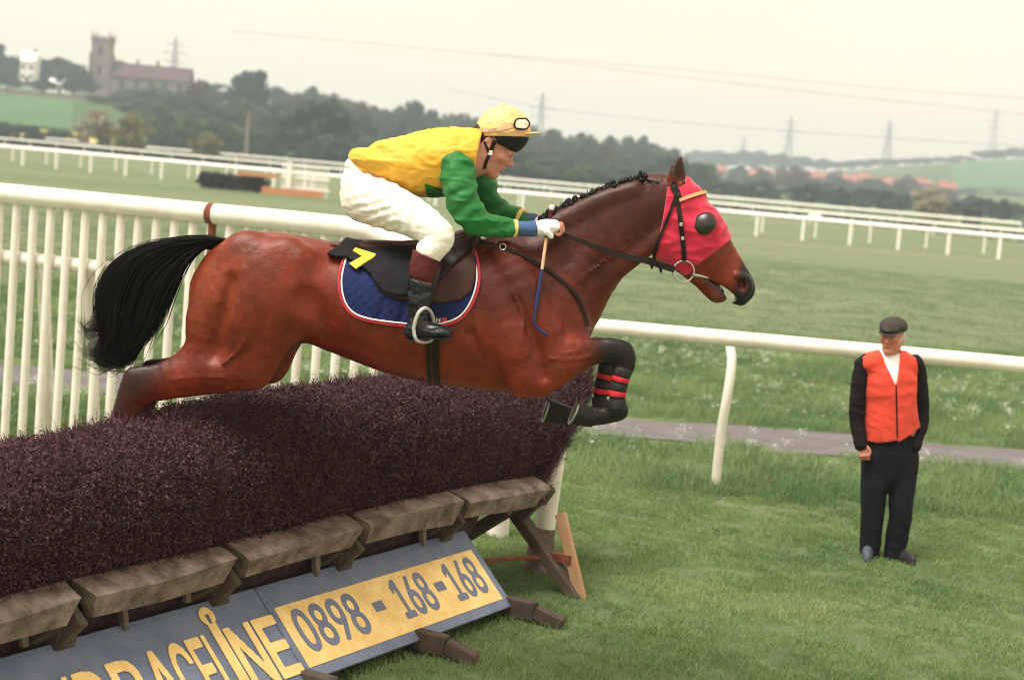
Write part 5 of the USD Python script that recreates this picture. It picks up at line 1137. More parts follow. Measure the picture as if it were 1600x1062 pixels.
sb = Body(); sb.limb(hps([(520, 381), (570, 384), (630, 388), (690, 381), (728, 369), (745, 371)]), np.array([.012, .03, .036, .034, .036, .022]), np.array([.09, .14, .13, .10, .09, .07]), k=.02)
part(saddle, 'seat', surface(sb, *sb.bounds(.02), .009), 'saddle_leather', smooth=True)
numcloth = thing('number_cloth', 'black number cloth with yellow figure seven behind the jockey leg', 'number cloth', hp(580, 410))
num_o = [(506, 398), (513, 392), (524, 386), (530, 374), (548, 371), (640, 372), (658, 385), (660, 430), (646, 457), (628, 463), (606, 459), (590, 447), (578, 428), (560, 413), (542, 405), (524, 402)]
wr = lambda P: .010 * (1 - np.abs(2 * meshkit.fbm(P * np.array([9, 9, 22]), 2, 9) - 1)) - .004
part(numcloth, 'cloth', shell_mesh(shell(B, .031, num_o, extra=wr), num_o, .0085), 'number_black', smooth=True)
sev = [(547, 393), (551, 388.5), (586, 398), (583, 403), (569, 412), (555.5, 421), (543.5, 412), (563, 401.5)]
part(numcloth, 'numeral', shell_mesh(shell(B, .0335, sev, extra=wr, k=.001), sev, .0045, both_sides=False), 'number_yellow', smooth=True)
girth = part(saddle, 'girth', on_head([(686, 470), (683, 510), (681, 550), (683, 598)], .03, .006, .010, HS), 'strap')
part(saddle, 'girth_strap', on_head([(671, 505), (669, 550), (672, 597)], .016, .006, .014, HS), 'strap')
def stirrup(s):
    pts = [(646, 514, .432), (650, 498, .437), (656, 486, .437), (665, 481, .42), (673, 487, .385), (677, 500, .345), (677, 518, .335), (674, 531, .335), (662, 534, .385), (650, 530, .428), (646, 514, .432)]
    P = spline(hps([(x, y, s * w) for x, y, w in pts]), 5); st_ = part(saddle, 'stirrup', tube(P, .0085, 8, caps=False), 'stirrup_metal', smooth=40)
    part(saddle, 'stirrup_leather', ribbon(spline(hps([(666, 482, s * .41), (675, 455, s * .40), (684, 425, s * .385), (690, 395, s * .33)]), 5), np.tile([0, -s, 0.1], (16, 1)), .02, .006), 'dark_leather')
mat('stirrup_metal', (.62, .61, .6), .4, .06, 20, metallic=.6)
for s in (1, -1): stirrup(s)

# ================================================================== JOCKEY
def skin_material(name, col):
    n = {'g': ('geometry', {}), 'at': ('attribute', {'attribute': 'tint'}), 'n1': ('noise_texture', {'scale': 45.0, 'detail': 4.0}), 'r1': ('rgb_ramp', {'ramp': [(.3, (.88, .84, .82)), (.7, (1.1, 1.12, 1.12))]}), 'm1': ('mix_color', {'blend_type': 'multiply', 'fac': 1.0, 'use_clamp_result': False}), 'b': ('bump', {'strength': .2, 'distance': .001}),
         'p': ('principled_bsdf', {'roughness': .5, 'specular_ior_level': .4, 'subsurface_weight': .12, 'subsurface_scale': .008})}
    usdkit.material(stage, '/World/Looks/' + name, n, [('g.position', 'n1.vector'), ('n1.fac', 'r1.fac'), ('at.color', 'm1.a'), ('r1.color', 'm1.b'), ('m1.result', 'p.base_color'), ('n1.fac', 'b.height'), ('b.normal', 'p.normal')], surface='p.BSDF')
skin_material('skin', None)
mat('silk_yellow', (.70, .39, .04), .55, .08, 5, bump=.0008, bscale=140, sheen=.1, spec=.25); mat('silk_orange', (.80, .49, .21), .5, .1, 14, bump=.0006, bscale=120, spec=.3); mat('silk_green', (.014, .135, .028), .55, .2, 7, bump=.0008, bscale=140, sheen=.05)
mat('breeches_white', (.76, .73, .66), .65, .05, 6, bump=.0006, bscale=200, sheen=.15); mat('boot_leather', (.0055, .0065, .010), .3, .3, 12, bump=.0006, bscale=90, spec=.5); mat('boot_maroon', (.075, .011, .013), .42, .2, 12, bump=.0005, bscale=90)
mat('knit_blue', (.06, .11, .24), .8, .15, 60, bump=.0015, bscale=160); mat('glove_white', (.78, .75, .76), .75, .05, 30, bump=.0012, bscale=240); mat('helmet_black', (.010, .0095, .010), .5, .2, 20); mat('hair_brown', (.035, .018, .011), .6, .3, 60, bump=.002, bscale=90); mat('lens', (.80, .70, .52), .2, .08, 8, coat=.4); mat('eye_white', (.42, .38, .35), .25, .05); mat('iris', (.04, .03, .025), .2, .1); mat('band', (.75, .55, .2), .6, .1)
J0 = hp(764, 224); ef = hp(848, 278) - J0; ef /= np.linalg.norm(ef); eu = hp(818, 140) - J0; eu -= ef * (eu @ ef); eu /= np.linalg.norm(eu); el = np.array([0, -1., 0])
def face_parts(Hf, Rm, sc=1.0):
    """A head in its own frame: forward, side, up. Returns the solid."""
    b = Body(); S = lambda *a: tuple(np.array(a) * sc)
    b.ball(Hf(.018, 0, .038), S(.100, .076, .096), Rm, k=.02)
    b.ball(Hf(.062, 0, -.035), S(.060, .060, .082), Rm, k=.03)
    for s in (-1, 1):
        b.limb([Hf(.0, s * .056, -.045), Hf(.045, s * .042, -.09), Hf(.092, s * .014, -.112)], np.array([.022, .019, .016]) * sc, k=.03, L=el)
        b.ball(Hf(.088, s * .047, -.024), S(.022, .02, .017), Rm, k=.022)
        b.ball(Hf(.122, s * .034, .004), S(.013, .018, .011), Rm, k=.012, op='cut')
        b.ball(Hf(.106, s * .034, .005), S(.0135, .016, .012), Rm, k=.003)                     # lids over the eyeballs
        b.limb([Hf(.120, s * .012, .021), Hf(.117, s * .034, .026), Hf(.100, s * .054, .017)], np.array([.0065, .007, .005]) * sc, k=.012, L=el)
        b.ball(Hf(.128, s * .0115, -.036), S(.010, .0075, .0075), Rm, k=.006)
        b.ball(Hf(.129, s * .007, -.0435), S(.006, .004, .004), Rm, k=.003, op='cut')
        b.ball(Hf(-.004, s * .079, -.008), S(.019, .009, .031), Rm, k=.006)
        b.ball(Hf(.000, s * .089, -.006), S(.010, .006, .018), Rm, k=.005, op='cut')
        b.ball(Hf(-.01, s * .079, .008), S(.012, .008, .018), Rm, k=.005)
    b.ball(Hf(.100, 0, -.110), S(.017, .02, .015), Rm, k=.02)
    b.limb([Hf(.116, 0, .012), Hf(.128, 0, -.01), Hf(.140, 0, -.027)], np.array([.008, .009, .0115]) * sc, k=.012, L=el)
    b.ball(Hf(.141, 0, -.031), S(.0105, .011, .0095), Rm, k=.008)
    for u, rr_, f_ in ((-.0615, .0062, .122), (-.0735, .0068, .1195)):
        b.limb([Hf(f_ - .016, -.023, u - .003), Hf(f_, -.009, u), Hf(f_ + .001, 0, u), Hf(f_, .009, u), Hf(f_ - .016, .023, u - .003)], np.array([.003, 1 * rr_, rr_, rr_, .003]) * sc, k=.006, L=eu if abs(Rm[1, 1]) > .9 else el)
    b.limb([Hf(.113, -.02, -.069), Hf(.130, 0, -.0672), Hf(.113, .02, -.069)], np.array([.0012, .0022, .0012]) * sc, k=.003, op='cut', L=el)
    return b
RJ = np.stack([ef, el, eu], 1)
JH = lambda f, l, u: J0 + ef * f + el * l + eu * u
jb = face_parts(JH, RJ)
neck = [JH(-.02, 0, -.05), hp(748, 247), hp(728, 250)]
jb.limb(neck, np.array([.056, .058, .075]), k=.03)
jb.limb(hps([(735, 250), (690, 257), (630, 260), (572, 278)]), r(26, 40, 34, 28), np.array([.15, .17, .14, .14]), k=.05)
for s in (1, -1):
    if s > 0: arm = [(716, 262, .18), (722, 300, .225), (738, 340, .24), (770, 354, .215), (805, 357, .185), (836, 357, .175)]
    else: arm = [(740, 262, -.18), (756, 300, -.22), (768, 326, -.23), (795, 338, -.185), (820, 343, -.15), (840, 347, -.135)]
    jb.limb(hps(arm), np.array([.055, .048, .042, .038, .030, .026]), k=.03)
    hx = 0 if s > 0 else 4; hy = 0 if s > 0 else -8; hw_ = .172 * s if s > 0 else -.125
    P_ = lambda x, y, w: hp(x + hx, y + hy, hw_ + s * w)
    jb.limb([P_(838, 357, 0), P_(852, 356, 0), P_(865, 355, 0)], np.array([.026, .034, .034]), np.array([.026, .036, .040]), k=.02)
    for k_, (w, dy, ln) in enumerate(((.034, 3.5, .80), (.012, .5, .96), (-.010, -1, 1.0), (-.031, 0, .94))):          # little finger nearest the camera
        q = [(866, 351 + dy), (866 + 11.5 * ln, 351 + dy), (866 + 14.5 * ln, 360 + dy * .7), (866 + 8 * ln, 367 + dy * .3), (866 + 2 * ln, 364)]
        jb.limb([P_(x, y, w) for x, y in q], np.array([.0108, .0102, .0094, .0086, .0076]) * (.9 if k_ == 0 else 1), k=.005, curve=False)
    jb.limb([P_(848, 352, -.034), P_(860, 347, -.048), P_(871, 349, -.046), P_(877, 354, -.038)], np.array([.015, .0125, .011, .0085]), k=.012)      # thumb
    leg = [(580, 310, .10 * s), (635, 335, .23 * s), (684, 368, .335 * s)]
    jb.limb(hps(leg), np.array([.09, .078, .056]), k=.04)
    jb.limb(hps([(684, 370, .335 * s), (664, 420, .365 * s), (653, 500, .375 * s)]), np.array([.052, .050, .034]), k=.03)
    jb.limb(hps([(648, 516, .375 * s), (675, 517, .38 * s), (696, 519, .385 * s)]), np.array([.03, .024, .016]), k=.02)
jockey = thing('person', 'jockey in yellow and green silks and white breeches crouched on the leaping horse', 'person', hp(640, 330))
def body_mesh(b, Hf, lo_res, hi_res, rad=.19):
    lo, hi = b.bounds(.02); V, F_ = surface(b, lo, hi, lo_res); c = Hf(.03, 0, -.01); q = np.linalg.norm(V[F_].mean(1) - c, axis=1)
    V2, F2 = surface(b, c - rad, c + rad, hi_res); q2 = np.linalg.norm(V2[F2].mean(1) - c, axis=1)
    Va = np.vstack([V, V2]); Fa = np.vstack([F_[q > rad - .022], F2[q2 < rad - .008] + len(V)]); uq, inv = np.unique(Fa, return_inverse=True); return Va[uq], inv.reshape(-1, 3)
def face_tint(V, Hf, base, lipc, browc):
    n = meshkit.fbm(V * 30, 2)[:, None]; c = np.array(base) * (.9 + .2 * n)
    def near(p, rad): return np.clip(1.4 - np.linalg.norm(V - p, axis=1) / rad, 0, 1)[:, None]
    for s in (-1, 1):
        c = c * (1 - .35 * near(Hf(.095, s * .045, -.035), .03)) + np.array([.5, .13, .10]) * .35 * near(Hf(.095, s * .045, -.035), .03)
        for l in (.018, .028, .038, .048):
            w = near(Hf(.124 - (l - .012) * .5, s * l, .027), .006); c = c * (1 - w * .75) + np.array(browc) * w * .75
        w = near(Hf(.12, s * .034, .0), .012); c = c * (1 - w * .3)
    for l in (-.016, -.008, 0, .008, .016):
        for u in (-.0625, -.074): w = near(Hf(.124 - abs(l) * .45, l, u), .0055); c = c * (1 - w * .6) + np.array(lipc) * w * .6
    w = near(Hf(.14, 0, -.03), .016); return c * (1 - .2 * w) + np.array([.5, .14, .1]) * .2 * w
jv, jf = body_mesh(jb, JH, .008, .0036)
part(jockey, 'body', (jv, jf), 'skin', smooth=True, colors=face_tint(jv, JH, (.47, .215, .15), (.36, .09, .075), (.06, .03, .02)))
for s in (-1, 1):
    e_ = part(jockey, 'eye', trimesh.creation.icosphere(2, .0128).apply_translation(JH(.1065, s * .034, .0035)), 'eye_white', smooth=True)
    part(e_, 'iris', trimesh.creation.icosphere(2, .0065).apply_translation(JH(.1148, s * .034, .002)), 'iris', smooth=True)
ridged = lambda P, sc, amp, seed=0: amp * ((1 - np.abs(2 * meshkit.fbm(P * np.asarray(sc), 3, seed) - 1)) ** 2 - .55)
hairfn = lambda P, pad=.03: smax(face_parts_hair(P, pad), -(((P - JH(.018, 0, -.035)) @ eu) * .9 - ((P - JH(.018, 0, -.035)) @ ef) * 1.2) * .7, .006)
hb = Body().ball(JH(.006, 0, .032), (.102, .081, .098), RJ).limb([JH(-.06, 0, .0), JH(-.068, 0, -.05)], np.array([.04, .022]), np.array([.06, .05]), k=.03)
face_parts_hair = lambda P, pad=.03: hb(P, pad) - .004 * (meshkit.fbm(P * 60, 2) - .5)
part(jockey, 'hair', surface(lambda P, pad=.03: smax(face_parts_hair(P, pad), ((P - JH(-.002, 0, 0)) @ ef), .006), *hb.bounds(.02), .005), 'hair_brown', smooth=True)
# jersey: yellow body
tb = Body(); tb.limb(hps([(560, 249), (580, 254), (612, 256), (650, 257), (690, 253), (722, 246), (742, 238), (751, 236)]), r(16, 27, 38, 49, 52, 45, 36, 26), np.array([.135, .16, .18, .195, .20, .195, .15, .10]), k=.02)
tb.limb(hps([(720, 272), (742, 270), (752, 266)]), r(22, 18, 9), np.array([.14, .12, .08]), k=.03)
jersey_fn = lambda P, pad=.03: tb(P, pad) - ridged(P, (7, 6, 13), .012) - ridged(P, (16, 14, 30), .005, 21) - .006 * np.sin(P[:, 0] * 30 + P[:, 2] * 62 + 5 * meshkit.fbm(P * 5, 2, 3)) * sstep(hp(640, 250)[0], hp(575, 250)[0], P[:, 0])
jersey = part(jockey, 'jersey', surface(lambda P, pad=.03: smax(jersey_fn(P, pad), -(((P - hp(750, 228)) @ np.array([-.95, 0, .1])) + .0), .004), *tb.bounds(.04), .0078), 'silk_yellow', smooth=True)
st = hp(688, 200); star = poly_sdf([(st[0] + rr_ * math.sin(a), YH + rr_ * math.cos(a) * .9) for k, a in enumerate(np.linspace(0, 2 * np.pi, 10, endpoint=False)) for rr_ in [(.085 if k % 2 == 0 else .036)]])
sfn = lambda P, pad=.03: smax(smax(jersey_fn(P, pad) - .003, star(P[:, :2]), .001), (hp(690, 232)[2] - P[:, 2]), .001)
part(jersey, 'star', surface(sfn, st - [.12, .14, .08], st + [.12, .14, .05], .005), 'silk_green', smooth=True, label='green star on the back of the jersey')
pf2 = poly_sdf([xz(x, y, .1) for x, y in ((664, 286), (700, 298), (702, 318), (668, 316))]); lo2 = hp(664, 318); hi2 = hp(702, 286)
part(jersey, 'star', surface(lambda P, pad=.03: smax(jersey_fn(P, pad) - .003, pf2(P[:, [0, 2]]), .002), [lo2[0] - .02, YH - .22, lo2[2] - .02], [hi2[0] + .02, YH + .22, hi2[2] + .02], .006), 'silk_green', smooth=True)
for s in (1, -1):
    if s > 0: a_ = [(714, 263, .165), (719, 298, .225), (732, 333, .245), (752, 350, .235), (780, 355, .205), (806, 357, .182)]; rad = r(27, 25, 24, 19, 15, 11.5)
    else: a_ = [(738, 263, -.165), (754, 298, -.22), (766, 322, -.235), (786, 335, -.205), (804, 340, -.175), (818, 343, -.15)]; rad = r(26, 24, 22, 19, 16.5, 14.5)
    sb_ = Body().limb(hps(a_), rad, rad * .98, k=.02)
    part(jersey, 'sleeve', surface(lambda P, pad=.03: sb_(P, pad) - ridged(P, (7, 7, 13), .015, 4) - .003 * np.sin(90 * (P[:, 2] * .8 - P[:, 0] * .5) + 6 * meshkit.fbm(P * 6, 2, 2)), *sb_.bounds(.03), .0058), 'silk_green', smooth=True)
    e = hps(a_); d_ = e[-1] - e[-2]; d_ /= np.linalg.norm(d_)
    part(jersey, 'cuff_band', tube([e[-1] - d_ * .016, e[-1] - d_ * .008, e[-1]], rad[-1] + .0075, 18), 'band', smooth=40)
    w0_ = e[-1] + d_ * .012; w1_ = hps([(839, 357.5, .174)])[0] if s > 0 else hps([(838, 346, -.135)])[0]
    pp = np.linspace(w0_ - d_ * .01, w1_, 9); part(jockey, 'wristband', tube(pp, [.033, .036, .035, .036, .034, .037, .037, .036, .033], 18), 'knit_blue', smooth=True)
    hx = 0 if s > 0 else 4; hy = 0 if s > 0 else -8; hw_ = .172 * s if s > 0 else -.125; P_ = lambda x, y, w: hp(x + hx, y + hy, hw_ + s * w)
    gb = Body().limb([P_(836, 357, 0), P_(852, 356, 0), P_(864, 355, 0)], np.array([.031, .040, .036]), np.array([.031, .042, .044]), k=.015)
    for w, dy in ((.036, 3.5), (.013, .5), (-.010, -1), (-.032, 0)): gb.limb([P_(862, 351 + dy, w), P_(871, 352 + dy, w)], np.array([.016, .0135]), k=.008)
    gb.limb([P_(855, 362, .036), P_(861, 369, .034)], np.array([.017, .013]), k=.012); gb.limb([P_(848, 352, -.034), P_(860, 347, -.048)], np.array([.018, .0155]), k=.012)
    part(jockey, 'glove', surface(lambda P, pad=.03: gb(P, pad) - .002 * (meshkit.fbm(P * 60, 2) - .5), *gb.bounds(.02), .004), 'glove_white', smooth=True)
# breeches
bb = Body(); bb.limb(hps([(556, 268), (562, 285), (570, 305)]), r(17, 28, 35), np.array([.135, .165, .17]), k=.03)
for s in (1, -1):
    bb.limb(hps([(572, 310, .085 * s), (590, 316, .13 * s), (636, 335, .235 * s), (676, 358, .325 * s), (687, 372, .345 * s), (672, 392, .352 * s)]), r(37, 37, 31, 24, 21.5, 20.5), np.array([.10, .105, .09, .072, .066, .064]), k=.04)
def breeches_fn(P, pad=.03):
    fold = ridged(P, (8, 7, 18), .006, 7) + ridged(P, (20, 16, 40), .003, 17); t_ = (P[:, 2] - hp(600, 330)[2]) - .42 * (P[:, 0] - hp(600, 330)[0])
    return bb(P, pad) - fold - .0035 * np.sin(t_ * 150 + 7 * meshkit.fbm(P * 6, 2, 8)) * sstep(.14, -.02, np.abs(P[:, 0] - hp(600, 330)[0]) - .02)
br = part(jockey, 'breeches', surface(breeches_fn, *bb.bounds(.03), .0078), 'breeches_white', smooth=True)
wb = Body().limb(hps([(552, 259), (557, 267), (560, 274)]), r(13, 16, 18), np.array([.13, .135, .14]), k=.02); part(br, 'waistband', surface(wb, *wb.bounds(.02), .007), 'breeches_white', smooth=True)
for s in (1, -1):
    tb_ = Body().limb(hps([(669, 391, .358 * s), (663, 410, .366 * s), (660, 428, .372 * s)]), r(22.5, 21, 20), np.array([.068, .064, .062]), k=.02)
    bo = Body().limb(hps([(660, 426, .372 * s), (657, 455, .376 * s), (654, 480, .378 * s), (652, 500, .38 * s)]), r(20.5, 19, 15.5, 14), np.array([.062, .058, .047, .042]), k=.02)
    bo.limb(hps([(648, 514, .38 * s), (664, 516, .382 * s), (684, 518, .386 * s), (699, 521, .388 * s)]), r(14.5, 13, 10, 7), np.array([.038, .04, .042, .034]), k=.02)
    bo.limb(hps([(641, 522, .38 * s), (648, 526, .38 * s)]), r(8, 6), np.array([.03, .03]), k=.01)
    cut0 = hp(650, 431)[2]
    bt_ = part(jockey, 'boot', surface(lambda P, pad=.03: smax(bo(P, pad) - ridged(P, (9, 9, 20), .012, 11) * sstep(cut0 - .30, cut0 - .2, P[:, 2]) * sstep(cut0, cut0 - .06, P[:, 2]), P[:, 2] - hp(660, 429)[2] + (P[:, 0] - hp(660, 429)[0]) * .25, .003), *bo.bounds(.02), .0055), 'boot_leather', smooth=True)
    part(bt_, 'boot_top', surface(lambda P, pad=.03: smax(smax(tb_(P, pad) - ridged(P, (12, 12, 14), .004, 2), P[:, 2] - hp(668, 390)[2] - (P[:, 0] - hp(668, 390)[0]) * -.35, .003), hp(660, 427)[2] - P[:, 2] + (P[:, 0] - hp(660, 427)[0]) * -.25, .003), *tb_.bounds(.02), .0055), 'boot_maroon', smooth=True)
    part(bt_, 'sole', ribbon(spline(hps([(637, 529, .38 * s), (650, 531, .38 * s), (664, 527, .383 * s), (685, 528, .386 * s), (704, 527, .388 * s)]), 4), np.tile([0, 0, 1.], (17, 1)), .07, .008), 'helmet_black')
# helmet with silk cover, peak, goggles and chin strap
hc = hp(787, 206); hx_ = hp(887, 204) - hc; hx_ /= np.linalg.norm(hx_); hz_ = hp(785, 106) - hc; hz_ -= hx_ * (hx_ @ hz_); hz_ /= np.linalg.norm(hz_); RH = np.stack([hx_, [0, -1., 0], hz_], 1)
cb_ = Body().ball(hc, (.129, .107, .122), RH); cut_p = hp(787, 214); cap_fn = lambda P, pad=.03: smax(cb_(P, pad) - ridged(P, (18, 18, 22), .007, 13), -((P - cut_p) @ hz_) - .03 * ((P - cut_p) @ hx_), .008)
cap_mesh = surface(cap_fn, *cb_.bounds(.03), .005); helm = part(jockey, 'helmet', cap_mesh, 'silk_orange', smooth=True)
pb_ = Body().ball(hp(806, 212), (.116, .086, .009), np.stack([(hx_ * .995 + hz_ * .10) / np.linalg.norm(hx_ * .995 + hz_ * .10), [0, -1., 0], (hz_ * .995 - hx_ * .10)], 1))
part(helm, 'peak', surface(lambda P, pad=.03: smax(pb_(P, pad), -((P - hp(800, 212)) @ hx_), .004), *pb_.bounds(.02), .005), 'silk_orange', smooth=True)
part(helm, 'button', trimesh.creation.icosphere(2, .008).apply_translation(hc + hz_ * .124), 'silk_orange', smooth=True)
ub = Body().ball(hp(784, 211), (.130, .100, .098), RH); up_ = poly_sdf([xz(x, y, .09) for x, y in ((772, 210), (834, 210), (829, 222), (818, 240), (803, 238.5), (790, 230), (778, 225))])
part(helm, 'skull_cap', surface(lambda P, pad=.03: smax(ub(P, pad), up_(P[:, [0, 2]]), .004), *ub.bounds(.03), .0052), 'helmet_black', smooth=True)
CS = Skin(cap_mesh)
def mirrored(m): v, f = vf(m); v = v.copy(); v[:, 1] = 2 * YH - v[:, 1]; return v, f[:, ::-1]
lens_px = [(802.5, 195), (806, 188), (813, 186.5), (821, 188), (825, 194), (821, 201), (812, 202.5), (805, 201)]
lp = CS.hits(spline(lens_px + lens_px[:1], 3), .008)[0]; c_, n_ = CS.hit(813, 194.5, .013)
lens = (np.vstack([lp, c_]), np.array([(i, i + 1, len(lp)) for i in range(len(lp) - 1)])); gog = part(helm, 'goggles', tube(lp, .0042, 7, caps=False), 'helmet_black', smooth=40)
part(gog, 'lens', lens, 'lens', smooth=True); part(helm, 'goggles', mirrored(tube(lp, .0042, 7, caps=False)), 'helmet_black', smooth=40)
sp_, sn_ = CS.hits(spline([(748, 203), (762, 203.5), (780, 202), (802, 197)], 7), .004)
mat('strap_pale', (.62, .45, .28), .7, .1); part(helm, 'goggle_strap', ribbon(sp_, sn_, .016, .003), 'strap_pale')
FS = Skin((jv, jf))
def on_face(pix, w, th, off): 
    P, N = FS.hits(spline(pix, 6), off)
    for _ in range(2): P[1:-1] = (P[:-2] + 2 * P[1:-1] + P[2:]) / 4
    return ribbon(P, N, w, th)
part(helm, 'chin_strap', on_face([(774, 220), (767, 234), (763, 244), (758, 255), (757, 263)], .017, .004, .004), 'helmet_black'); part(helm, 'chin_strap', on_face([(757, 222), (760, 231), (764, 239)], .012, .004, .004), 'helmet_black')
bp_, bn_ = FS.hit(763.5, 239, .009); part(helm, 'buckle', box(bp_, (.022, .006, .024), bevel=.002), 'piping_white')
# whip
mat('whip_tan', (.62, .42, .25), .5, .15, 30); mat('whip_blue', (.02, .03, .10), .4, .2, 20)
whip = thing('riding_whip', 'riding whip with tan stem and blue end held in the near hand of the jockey', 'whip', hp(855, 365, .2))
part(whip, 'handle', tube(spline(hps([(862, 325, .165), (859, 340, .168), (856, 358, .172), (854, 372, .185)]), 4), .0095, 10), 'boot_maroon', smooth=40); part(whip, 'knob', tube(hps([(862.5, 320, .165), (862.3, 323, .165), (861.6, 328, .165)]), [.009, .013, .011], 10), 'glove_white', smooth=True)
part(whip, 'stem', tube(spline(hps([(854, 371, .185), (850.5, 395, .2), (847, 422, .215)]), 4), [.0078] * 9, 9), 'whip_tan', smooth=40)
part(whip, 'lash', tube(spline(hps([(847, 421, .215), (842, 450, .24), (837, 480, .262), (835, 500, .272), (836, 508, .274), (840, 513, .274), (849, 519, .275), (857, 524, .275)]), 5), np.linspace(.0085, .0062, 36), 9), 'whip_blue', smooth=40)

# ================================================================== MAN STANDING BY THE RAIL
YM = ground(1378, 872)[1]
def mp(px, py, w=0.0): return at(1391 + (px - 1391) * .94, py, YM - w)
def mps(rows): return np.array([mp(*q) for q in rows])
MM = 1 / 217.5
rm = lambda *a: np.array(a, float) * MM * .95
mat('vest_orange', (.62, .055, .028), .75, .12, 7, bump=.0012, bscale=60, sheen=.2); mat('jumper_dark', (.008, .0045, .006), .9, .25, 20, bump=.0015, bscale=120); mat('trousers_navy', (.0055, .0065, .011), .8, .2, 12, bump=.001, bscale=120)
mat('shirt_white', (.72, .70, .70), .7, .05, 20, bump=.0008, bscale=100); mat('cap_tweed', (.045, .038, .034), .85, .3, 40, bump=.0015, bscale=150); mat('hair_white', (.55, .52, .49), .7, .15, 60, bump=.002, bscale=90); mat('shoe_grey', (.07, .08, .11), .5, .2, 20); mat('shoe_black', (.02, .02, .022), .4, .2, 20)
mf = np.array([-.52, -.84, -.06]); mf /= np.linalg.norm(mf); ml = np.cross([0, 0, 1.], mf); ml /= np.linalg.norm(ml); mu = np.cross(mf, ml); mu /= np.linalg.norm(mu)
mJ = mp(1396, 525); RMn = np.stack([mf, ml, mu], 1)
MH = lambda f, l, u: mJ + .94 * (mf * f + ml * l + mu * u)
def man_head():
    b = Body(); keep = globals().get('el'); globals()['el'] = ml
    try: b = face_parts(MH, RMn, .94)
    finally: globals()['el'] = keep
    return b
mb = man_head()
mb.limb([MH(-.015, 0, -.06), mp(1395, 552), mp(1394, 566)], np.array([.054, .056, .075]), k=.03)
torso = [(1394, 582, 0), (1393, 600, 0), (1394, 640, 0), (1393, 690, 0), (1391, 712, 0)]
mb.limb(mps(torso), rm(24, 38, 39, 38, 38), np.array([.09, .115, .115, .11, .11]), k=.05)
armL = [(1346, 570, .0), (1338, 615, .02), (1336, 655, .03), (1342, 690, .09)]; armR = [(1434, 572, .0), (1441, 620, -.02), (1442, 658, -.02), (1432, 690, .06)]
for A in (armL, armR): mb.limb(mps(A), np.array([.055, .045, .041, .030]), k=.04)
handc = [(1343, 694, .09), (1346, 704, .10)]
mb.limb(mps([(1342, 690, .09), (1346, 701, .10)]), np.array([.030, .037]), np.array([.024, .022]), k=.02)
for k_, (x0, w_) in enumerate(((1340, .115), (1344.5, .123), (1349, .123), (1353, .116))):
    mb.limb(mps([(x0 + 1, 703, w_ - .01), (x0 + 1.5, 712, w_ + .008), (x0 + 2.5, 717, w_ - .008), (x0 + 3, 713, w_ - .026)]), np.array([.0105, .0102, .0092, .0082]), k=.005, curve=False)
mb.limb(mps([(1351, 697, .11), (1357, 704, .122), (1356, 711, .128)]), np.array([.014, .0115, .0095]), k=.01)
legL = [(1371, 712, 0), (1366, 780, .015), (1362, 820, .0), (1357, 858, -.02)]; legR = [(1412, 712, 0), (1411, 780, .02), (1406, 820, .01), (1398, 862, -.01)]
for Lg in (legL, legR): mb.limb(mps(Lg), np.array([.085, .06, .055, .04]), k=.03)
man = thing('person', 'man in flat cap and orange-red waistcoat standing on the grass by the running rail', 'person', ground(1380, 870))
mv, mfc = body_mesh(mb, MH, .010, .005, .18)
hd_ = mps([(1347, 706, .11)])[0]; ql = np.linalg.norm(mv[mfc].mean(1) - hd_, axis=1)
hv3, hf3 = surface(mb, hd_ - .12, hd_ + .12, .0042); q3 = np.linalg.norm(hv3[hf3].mean(1) - hd_, axis=1)
mva = np.vstack([mv, hv3]); mfa = np.vstack([mfc[ql > .075], hf3[q3 < .087] + len(mv)]); uq, inv = np.unique(mfa, return_inverse=True); mv, mfc = mva[uq], inv.reshape(-1, 3)
part(man, 'body', (mv, mfc), 'skin', smooth=True, colors=face_tint(mv, MH, (.44, .18, .12), (.38, .13, .10), (.45, .40, .36)))
for s in (-1, 1):
    e_ = part(man, 'eye', trimesh.creation.icosphere(2, .0128).apply_translation(MH(.106, s * .034, .0035)), 'eye_white', smooth=True); part(e_, 'iris', trimesh.creation.icosphere(1, .0065).apply_translation(MH(.1140, s * .034, .003)), 'iris', smooth=True)
hb2 = Body().ball(MH(.004, 0, .030), (.098, .084, .092), RMn).ball(MH(-.03, 0, -.03), (.066, .068, .047), RMn, k=.03)
part(man, 'hair', surface(lambda P, pad=.03: smax(hb2(P, pad) - .004 * (meshkit.fbm(P * 60, 2) - .5), ((P - MH(.03, 0, 0)) @ mf) + .35 * ((P - MH(0, 0, 0)) @ mu), .006), *hb2.bounds(.02), .0065), 'hair_white', smooth=True)
# clothes
lj = Body().limb(mps(torso), rm(28, 44, 43, 42, 41), np.array([.10, .135, .135, .13, .12]), k=.04)
lj.limb(mps([(1352, 566, 0), (1392, 558, -.01), (1432, 567, 0)]), rm(11, 15, 11), np.array([.075, .08, .075]), k=.05)
vneck = poly_sdf([(mp(x, y, .12)[0], mp(x, y, .12)[2]) for x, y in ((1380, 540), (1412, 540), (1410, 560), (1401, 600), (1384, 570))])
shirt = part(man, 'shirt', surface(lambda P, pad=.03: smax(lj(P, pad) + .004, vneck(P[:, [0, 2]]) - .03, .004), *lj.bounds(.02), .010), 'shirt_white', smooth=True)
col = Body().limb([mp(1395, 566, .0), mp(1395, 558, .0)], np.array([.080, .068]), np.array([.082, .070]), k=.02)
part(shirt, 'collar', surface(lambda P, pad=.03: np.maximum(smax(col(P, pad), P[:, 2] - mp(1395, 553)[2] - .45 * (P[:, 1] - YM), .004), -(col(P, pad) + .010)), *col.bounds(.02), .006), 'shirt_white', smooth=True)
arms = {}
